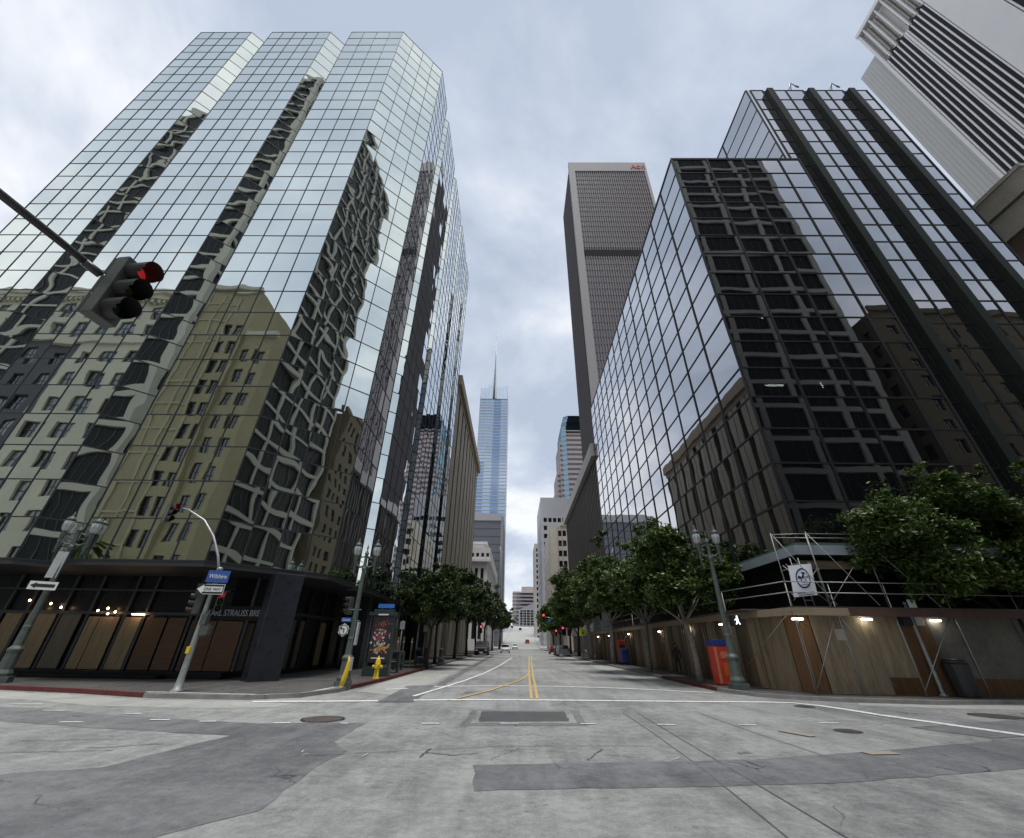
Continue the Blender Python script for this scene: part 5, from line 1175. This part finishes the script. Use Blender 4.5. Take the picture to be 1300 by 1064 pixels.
for k, (x, y, c, lb) in enumerate(((10.0,46.6,(0.4,0.05,0.03),'red mailbox standing behind the blue one by the hoarding'),(9.9,45.2,(0.02,0.045,0.16),'dark blue mailbox in front of the red box by the hoarding'))):
    t = thing('mailbox', lb, 'mailbox', (x,y,.11), .1, 'boxes by the hoarding')
    h = 1.9 if k == 0 else 1.25
    m = MB(); m.box((0,0,h*.5+.08),(.75,.6,h-.12)); m.prism([(-.375+.75*i/8, 0) for i in range(2)]+[(.375,.0),(-.375,.01)], .1,.2) if False else None
    m.build('cabinet', mat('box_paint_%d' % k, c, .45, var=.15), t, bevel=.08)
    m = MB(); m.bb(-.25,.25,-.32,-.3,h*.7,h*.78); m.build('slot', M_black, t)
    m = MB(); [m.box((sx*.3,sy*.22,.06),(.06,.06,.14)) for sx in (-1,1) for sy in (-1,1)]; m.build('foot', M_black, t)
t = thing('litter_bin', 'dark litter bin with a pale lid under the large right tree', 'litter bin', (17.15,19.72,.11))
m = MB(); m.lathe([(.34,0),(.36,.05),(.42,1.0),(.43,1.05),(.40,1.08)], n=20, flute=.05); m.build('barrel', mat('dark_bin', (0.022,0.022,0.024), .5), t)
m = MB(); m.lathe([(.41,1.08),(.36,1.18),(.2,1.24),(.02,1.25)], n=20); m.build('lid', M_black, t)
m = MB(); m.box((-.05,-.2,1.2),(.3,.12,.03)); m.build('lid_flap', mat('pale_flap', (.45,.44,.4), .5), t)
t = thing('crossing_signal_post', 'grey post with an edge-on white sign and black pedestrian signal, beside the litter bin', 'signal post', (16.45,20.0,.11))
m = MB(); m.lathe([(.14,0),(.14,.04),(.07,.1),(.055,3.15),(.075,3.17),(.02,3.22)], n=12); m.build('pole', M_gpole, t)
m = MB(); m.obox((.05,-.1,2.35),(.16,-.2,0),(.03,.02,0),(0,0,.95)); m.build('side_sign', mat('white_sign_back', (.6,.63,.58), .5), t)
m = MB(); m.box((-.32,-.05,2.55),(.36,.3,.42)); m.build('pedestrian_signal', M_black, t, bevel=.02)
m = MB(); m.face([(-.45,-.205,2.42),(-.2,-.205,2.42),(-.2,-.205,2.68),(-.45,-.205,2.68)]); m.build('signal_face', mat('dark_face', (.04,.045,.06), .2), t)
t = thing('pedestrian_signal_box', 'black pedestrian signal with a white walking figure, strapped to the right corner lamp', 'pedestrian signal', (9.75,21.3,2.45))
m = MB(); m.box((0,0,.15),(.4,.34,.42)); m.tube([(-.4,0,.15),(-.15,0,.15)], .03, 6); m.build('housing', M_black, t, bevel=.02)
m = MB(); y = -.176
m.face([(x,y,z) for x, z in ((-.02,.27),(.04,.27),(.04,.33),(-.02,.33))]); m.face([(x,y,z) for x, z in ((-.03,.12),(.05,.12),(.05,.255),(-.03,.255))])
m.face([(x,y,z) for x, z in ((-.1,.0),(-.05,.0),(.02,.12),(-.03,.12))]); m.face([(x,y,z) for x, z in ((.06,.0),(.11,.0),(.05,.12),(.0,.12))]); m.face([(x,y,z) for x, z in ((-.1,.14),(-.03,.2),(-.03,.24),(-.12,.17))])
m.build('walking_figure', mat('lit_white_figure', (.9,.9,.95), .4, emit=(.9,.95,1), estr=1.2), t)

# standing person by the hoarding
def person(loc, rz):
    t = thing('person', 'person in a dark hooded jacket and dark trousers standing against the lit hoarding', 'person', loc, rz)
    J = {'pel':(0,0,.86,.125),'bel':(0,0,1.02,.13),'che':(0,.01,1.24,.15),'nk0':(0,.005,1.42,.065),'nk1':(0,-.01,1.5,.055),'hd0':(0,-.03,1.57,.085),'hd1':(0,-.025,1.66,.095),'hd2':(0,-.01,1.73,.06),'nose':(0,-.125,1.6,.02),
         'sl':(-.19,.01,1.36,.07),'el':(-.27,.03,1.10,.052),'wl':(-.22,-.10,.90,.038),'sr':(.19,.01,1.36,.07),'er':(.28,.02,1.10,.052),'wr':(.25,-.07,.87,.038),
         'hl':(-.1,0,.8,.095),'kl':(-.115,-.03,.46,.068),'al':(-.12,.02,.1,.045),'fl':(-.135,-.15,.045,.04),'hr':(.1,0,.8,.095),'kr':(.13,-.02,.46,.068),'ar':(.15,.03,.1,.045),'fr':(.18,-.14,.045,.04)}
    E = [('pel','bel'),('bel','che'),('che','nk0'),('nk0','nk1'),('nk1','hd0'),('hd0','hd1'),('hd1','hd2'),('hd0','nose'),('che','sl'),('sl','el'),('el','wl'),('che','sr'),('sr','er'),('er','wr'),('pel','hl'),('hl','kl'),('kl','al'),('al','fl'),('pel','hr'),('hr','kr'),('kr','ar'),('ar','fr')]
    for sx, w in ((-1,'wl'),(1,'wr')):
        x, y, z, r = J[w]; J[w+'p'] = (x+sx*.005,y-.03,z-.07,.034); E.append((w,w+'p'))
        for q in range(4):
            a = (q-1.5)*.02; J[w+'f%d'%q] = (x+sx*.005,y-.035+a,z-.12,.0095); J[w+'g%d'%q] = (x-sx*.012,y-.045+a,z-.17+abs(q-1.3)*.008,.008); E += [(w+'p',w+'f%d'%q),(w+'f%d'%q,w+'g%d'%q)]
        J[w+'t'] = (x-sx*.02,y-.075,z-.09,.011); E.append((w+'p',w+'t'))
    names = list(J); me = bpy.data.meshes.new('body'); me.from_pydata([J[n][:3] for n in names], [(names.index(a),names.index(b)) for a, b in E], [])
    o = bpy.data.objects.new('body', me); COL.objects.link(o)
    sk = o.modifiers.new('skin','SKIN'); ss = o.modifiers.new('sub','SUBSURF'); ss.levels = 2; ss.render_levels = 2
    for i, n in enumerate(names): me.skin_vertices[0].data[i].radius = (J[n][3],J[n][3]); me.skin_vertices[0].data[i].use_root = (n == 'pel')
    dg = bpy.context.evaluated_depsgraph_get(); dg.update(); m2 = bpy.data.meshes.new_from_object(o.evaluated_get(dg)); bpy.data.objects.remove(o)
    for mm in (mat('skin_tone', (0.3,0.17,0.11), .6), mat('charcoal_jacket', (0.035,0.03,0.033), .85, var=.2, vscale=6), mat('dark_trousers', (0.025,0.026,0.034), .85, var=.2, vscale=6), mat('shoe_black', (0.015,0.015,0.016), .5)): m2.materials.append(mm)
    for p in m2.polygons:
        z = p.center.z; x = abs(p.center.x); p.use_smooth = True
        p.material_index = 0 if z > 1.47 else (3 if z < .09 else (0 if (x > .17 and z < .87) else (2 if z < .9 and x < .24 and z < .84 else 1)))
    m2.name = 'body'; b = bpy.data.objects.new('body', m2); COL.objects.link(b); b.parent = t
    h = MB(); h.lathe([(.1,1.44),(.125,1.52),(.125,1.64),(.1,1.74),(.04,1.79),(.005,1.8)], (0,.025,0), 14); hd = h.build('hood', MATS['charcoal_jacket'], t)
    return t
person((10.55,32.6,.11), R(-20)).scale = (.93,.93,.93)

# ------------------------------------------------------------------ vehicles
M_car_glass = mat('car_glass', (0.012,0.014,0.017), .12, spec=.4)
def make_car(label, loc, rz, paint, name='parked_car', group=None, L=4.4, W=1.78, H=1.48, tall=False, lights='front'):
    """x across, front of the car towards -y"""
    t = thing(name, label, 'car' if not tall else 'truck', loc, rz, group)
    h = L/2
    prof_ = [(-h,.38),(-h+.02,.62),(-h+.25,.76),(-h+1.0,.92),(-h+1.65,H-.06),(-h+2.0,H),(h-1.25,H-.01),(h-.45,.98),(h-.06,.92),(h,.6),(h-.05,.36)] if not tall else \
            [(-h,.4),(-h+.02,.9),(-h+.15,1.05),(-h+.9,1.15),(-h+1.35,H-.05),(-h+1.6,H),(h-.1,H),(h,H-.1),(h,.45)]
    def half(y, z): return W/2*(1 - .22*max(0,(z-.95)/(H-.95))**1.2 if z > .95 else 1 - .05*abs(y/h)**4)
    mb = MB(); secs = []
    n = len(prof_)
    for k in range(n):
        (y0,z0), (y1,z1) = prof_[k], prof_[(k+1)%n]
        if k == n-1: break
        a, b = half(y0,z0), half(y1,z1)
        mb.face([(-a,y0,z0),(a,y0,z0),(b,y1,z1),(-b,y1,z1)][::-1], smooth=False)
    for sx in (-1, 1):
        zb = .34
        for k in range(n-1):
            (y0,z0), (y1,z1) = prof_[k], prof_[k+1]; zz0, zz1 = min(z0,.95), min(z1,.95)
            q = [(sx*half(y0,zb),y0,zb),(sx*half(y1,zb),y1,zb),(sx*half(y1,zz1),y1,zz1),(sx*half(y0,zz0),y0,zz0)]
            if abs(y1-y0) > 1e-3: mb.face(q if sx < 0 else q[::-1])
            if z0 > .95 or z1 > .95:
                q = [(sx*half(y0,.95),y0,zz0),(sx*half(y1,.95),y1,zz1),(sx*half(y1,z1),y1,z1),(sx*half(y0,z0),y0,z0)]
                mb.face(q if sx < 0 else q[::-1])
    mb.bb(-W*.46,W*.46,-h+.1,h-.1,.24,.345)
    mb.build('body', paint, t)
    g = MB()
    def onprof(f, y0, z0, y1, z1, ww):
        ya, za = y0+(y1-y0)*f, z0+(z1-z0)*f; return (ya, za)
    iw = 3 if not tall else 3
    (ya,za),(yb,zb) = prof_[iw], prof_[iw+1]
    for sx in (0,):
        A, B2 = half(ya,za)*.9, half(yb,zb)*.9; o = Vector((0,-.012,.012))
        g.face([Vector((-A,ya+.06,za+.05))+o,Vector((A,ya+.06,za+.05))+o,Vector((B2,yb-.05,zb-.05))+o,Vector((-B2,yb-.05,zb-.05))+o])
    g.build('windscreen', M_car_glass, t)
    if not tall:
        (ya,za),(yb,zb) = prof_[6], prof_[7]; g = MB(); A, B2 = half(ya,za)*.88, half(yb,zb)*.88; o = Vector((0,.012,.012))
        g.face([Vector((A,ya+.05,za-.04))+o,Vector((-A,ya+.05,za-.04))+o,Vector((-B2,yb-.05,zb+.06))+o,Vector((B2,yb-.05,zb+.06))+o][::-1]); g.build('rear_window', M_car_glass, t)
    for sx in (-1, 1):
        for y0, y1 in (((-h+1.35,-.15),(-.05,h-1.05)) if not tall else ((-h+1.2,-h+2.1),)):
            g = MB(); z0, z1 = 1.0, H-.14; x0, x1 = half(0,z0)+.012, half(0,z1)+.012
            yA = y0+.35 if y0 < -.5 else y0; yB = y1-.25 if y1 > .4 else y1
            g.face([(sx*x0,y0,z0),(sx*x0,y1,z0),(sx*x1,yB,z1),(sx*x1,yA,z1)]); g.build('side_window', M_car_glass, t)
        m = MB(); m.box((sx*(W/2+.06),-h+1.5,1.0),(.14,.12,.13)); m.build('wing_mirror', paint, t, bevel=.02)
        m = MB(); m.box((sx*W*.36,-h+.03,.66),(.34,.1,.15)); m.build('headlight', M_globe, t, bevel=.02)
        m = MB(); m.box((sx*W*.38,h-.03,.78),(.26,.08,.18)); m.build('tail_light', mat('tail_red', (.4,.02,.02), .3), t, bevel=.02)
        for y in (-h+.82, h-.85):
            w = MB(); w.tube([(sx*(W/2-.2),y,.32),(sx*(W/2+.01),y,.32)], .32, 18); o = w.build('wheel', M_tire, t)
            w = MB(); w.tube([(sx*(W/2),y,.32),(sx*(W/2+.02),y,.32)], .2, 10); w.build('rim', M_metal, o)
    m = MB(); m.bb(-W*.3,W*.3,-h-.015,-h+.03,.42,.56); m.build('grille', M_black, t); m = MB(); m.bb(-.26,.26,-h-.03,-h-.015,.36,.46); m.build('number_plate', M_white, t)
    return t
P_white = mat('white_car_paint', (.75,.76,.78), .25); P_silver = mat('silver_car_paint', (.4,.41,.42), .3, metal=.5); P_black = mat('black_car_paint', (.015,.015,.017), .5, spec=.25); P_red = mat('red_car_paint', (.35,.03,.03), .3); P_grey = mat('grey_car_paint', (.14,.15,.16), .3)
make_car('white car driving towards the viewer in the left lane of the street', (-1.95,98,.01), 0, P_white, 'white_car')
GP = 'cars parked at the right kerb'
make_car('silver car parked nearest on the right beside the yellow crossing sign post', (7.5,78,.01), R(180), P_silver, 'parked_car', GP)
make_car('dark car parked behind the silver one on the right', (7.5,84,.01), R(180), P_black, 'parked_car', GP)
make_car('dark red car parked farthest in the right kerb row', (7.4,95,.01), R(180), P_red, 'parked_car', GP)
make_car('black pickup truck parked at the left kerb under the trees', (-5.1,77,.01), 0, P_black, 'parked_truck', L=5.4, W=1.95, H=1.85, tall=True)
GF = 'cars far along the street'
make_car('small grey car far away at the left side below the hill', (-3.2,150,.02), 0, P_grey, 'distant_car', GF); make_car('small white car far away just right of the grey one', (0.0,158,prof(158)), 0, P_white, 'distant_car', GF)
make_car('tiny red car going up the hill road', (5.3,215,prof(215)), R(180), P_red, 'distant_car', GF); make_car('tiny dark car high on the hill road', (3.4,330,prof(330)), R(180), P_black, 'distant_car', GF)

# far crossing signals and sign
def far_signal(label, loc, arm):
    t = thing('far_signal', label, 'traffic signal', loc, 0, 'red signals at the far crossing')
    m = MB(); m.lathe([(.16,0),(.13,.3),(.09,4.2),(.02,4.3)], n=10); m.build('pole', M_gpole, t)
    if arm:
        m = MB(); m.tube([(0,0,4.1),(-.5,0,5.0),(-1.7,0,5.7),(-3.4,0,5.95)], [.07,.06,.05,.045], 8); m.build('curved_arm', M_metal, t)
        signal_head(t, (-3.5,-.2,5.75), (0,-1), hs=.42, red=M_red_far); m = MB(); m.box((-2.2,-.08,5.1),(1.1,.03,.3)); m.build('street_name_sign', M_blue, t)
    signal_head(t, (.1,-.25,3.7), (0,-1), hs=.4, red=M_red_far)
    return t
far_signal('far red signals on a curved arm reaching over the right lane', (8.9,92,.11), True)
far_signal('far red signal on a post at the left kerb under dark trees', (-6.6,92,.11), False)
far_signal('small distant red signal at the right, left of the curved arm', (9.3,112,.11), False)
t = thing('crossing_sign', 'yellow green pentagon crossing sign on a post above the parked cars', 'road sign', (9.1,66,.11))
m = MB(); m.tube([(0,0,0),(0,0,3.3)], .045, 8); m.build('post', M_gpole, t)
m = MB(); pg = [(-.42,2.5),(.42,2.5),(.42,3.1),(0,3.55),(-.42,3.1)]; m.face([(x,-.07,z) for x, z in pg]); m.face([(x,-.05,z) for x, z in pg][::-1]); o = m.build('sign_plate', mat('fluorescent_yellow_green', (0.62,0.68,0.02), .5), t)
m = MB(); m.face([(x,-.075,z) for x, z in ((-.1,2.65),(.02,2.65),(.08,3.0),(-.05,3.1))]); m.face([(x,-.075,z) for x, z in ((.1,2.65),(.18,2.65),(.2,2.95),(.12,2.95))]); m.face([(x,-.075,z) for x, z in ((-.06,3.13),(.05,3.13),(.05,3.22),(-.06,3.22))]); m.build('walking_figures', M_black, o)
t = thing('wall_fence', 'grey pipe barrier at the far end of the hoarding', 'barrier', (9.9,66.5,.11))
for k in range(4): m = MB(); m.tube([(-.4,k*.9-1.5,.9),(.1,k*.9-1.5,.1)], .04, 6); m.build('bar', M_gpole, t)
m = MB(); m.tube([(-.4,-1.6,.9),(-.4,1.4,.9)], .04, 6); m.build('rail', M_gpole, t)
t = thing('street_light_pole', 'tall thin street light pole standing against the sky at the left end of the street', 'light pole', (-4.9,150,0))
m = MB(); m.tube([(0,0,0),(0,0,22),(.1,0,27),(-.6,0,29.5)], [.22,.15,.1,.08], 8); m.build('pole', M_gpole, t)

# ------------------------------------------------------------------ sky, sun, camera
W = bpy.data.worlds.new("World"); S.world = W; W.use_nodes = True
nt = W.node_tree; N = nt.nodes; L = nt.links; N.clear()
EL, AZ = R(78), R(180)
out = N.new('ShaderNodeOutputWorld'); bg1 = N.new('ShaderNodeBackground'); bg2 = N.new('ShaderNodeBackground'); mx = N.new('ShaderNodeMixShader')
sky = N.new('ShaderNodeTexSky'); sky.sky_type = 'NISHITA'; sky.sun_disc = False; sky.sun_elevation = EL; sky.sun_rotation = AZ
L.new(sky.outputs[0], bg1.inputs['Color']); bg1.inputs['Strength'].default_value = 0.06
tc = N.new('ShaderNodeTexCoord'); sx = N.new('ShaderNodeSeparateXYZ'); L.new(tc.outputs['Generated'], sx.inputs[0])
def mth(op, a, b=None, c=None):
    q = N.new('ShaderNodeMath'); q.operation = op
    for i, v in enumerate((a, b, c)):
        if v is None: continue
        if isinstance(v, (int, float)): q.inputs[i].default_value = v
        else: L.new(v, q.inputs[i])
    return q.outputs[0]
zc = mth('ADD', mth('MAXIMUM', sx.outputs['Z'], 0.0), 0.32)
cx = N.new('ShaderNodeCombineXYZ'); L.new(mth('DIVIDE', sx.outputs['X'], zc), cx.inputs[0]); L.new(mth('DIVIDE', sx.outputs['Y'], zc), cx.inputs[1]); cx.inputs[2].default_value = 7.7
n1 = N.new('ShaderNodeTexNoise'); n1.inputs['Scale'].default_value = 1.55; n1.inputs['Detail'].default_value = 7; n1.inputs['Roughness'].default_value = .56; n1.inputs['Distortion'].default_value = .35; L.new(cx.outputs[0], n1.inputs['Vector'])
n2 = N.new('ShaderNodeTexNoise'); n2.inputs['Scale'].default_value = 4.2; n2.inputs['Detail'].default_value = 5; L.new(cx.outputs[0], n2.inputs['Vector'])
fac = mth('MULTIPLY_ADD', n2.outputs['Fac'], .34, mth('MULTIPLY_ADD', sx.outputs['Z'], -.10, n1.outputs['Fac']))
rp = N.new('ShaderNodeValToRGB'); L.new(fac, rp.inputs['Fac']); el = rp.color_ramp.elements
el[0].position = .50; el[0].color = (.46,.525,.64,1); el[1].position = .75; el[1].color = (.90,.92,.955,1)
e = el.new(.61); e.color = (.59,.65,.758,1)
L.new(rp.outputs[0], bg2.inputs['Color']); bg2.inputs['Strength'].default_value = 0.60
mx.inputs[0].default_value = .9; L.new(bg1.outputs[0], mx.inputs[1]); L.new(bg2.outputs[0], mx.inputs[2]); L.new(mx.outputs[0], out.inputs['Surface'])

sl = bpy.data.lights.new('sun', 'SUN'); sl.energy = 1.5; sl.angle = R(20); sl.color = (1.0,.97,.93)
so = bpy.data.objects.new('sun', sl); COL.objects.link(so)
d = Vector((math.cos(EL)*math.sin(AZ), math.cos(EL)*math.cos(AZ), math.sin(EL)))   # towards the sun
so.rotation_euler = d.to_track_quat('Z', 'Y').to_euler(); so.location = d*200

cam = bpy.data.cameras.new('camera'); co = bpy.data.objects.new('camera', cam); COL.objects.link(co); S.camera = co
# rows: world X, Y, Z axes in (right, down, forward) camera terms, from the vanishing points of the photograph
Rw = ((0.99988222,0.00845924,-0.01280537),(0.00640807,0.52804773,0.84919052),(0.01394536,-0.84917256,0.52793133))
Mx = Matrix([[r[0], -r[1], -r[2]] for r in Rw]).to_4x4(); Mx.translation = CAM
co.matrix_world = Mx
cam.sensor_fit = 'HORIZONTAL'; cam.sensor_width = 36.0; cam.lens = 530/1300*36; cam.shift_y = -44.5/1300
cam.clip_start = 0.05; cam.clip_end = 6000

S.view_settings.view_transform = 'Standard'; S.view_settings.look = 'None'; S.view_settings.exposure = 0.95; S.view_settings.gamma = 1.0
S.cycles.use_denoising = True
S.cycles.max_bounces = 8; S.cycles.glossy_bounces = 5; S.cycles.transparent_max_bounces = 8; S.cycles.diffuse_bounces = 4
S.cycles.sample_clamp_indirect = 6.0
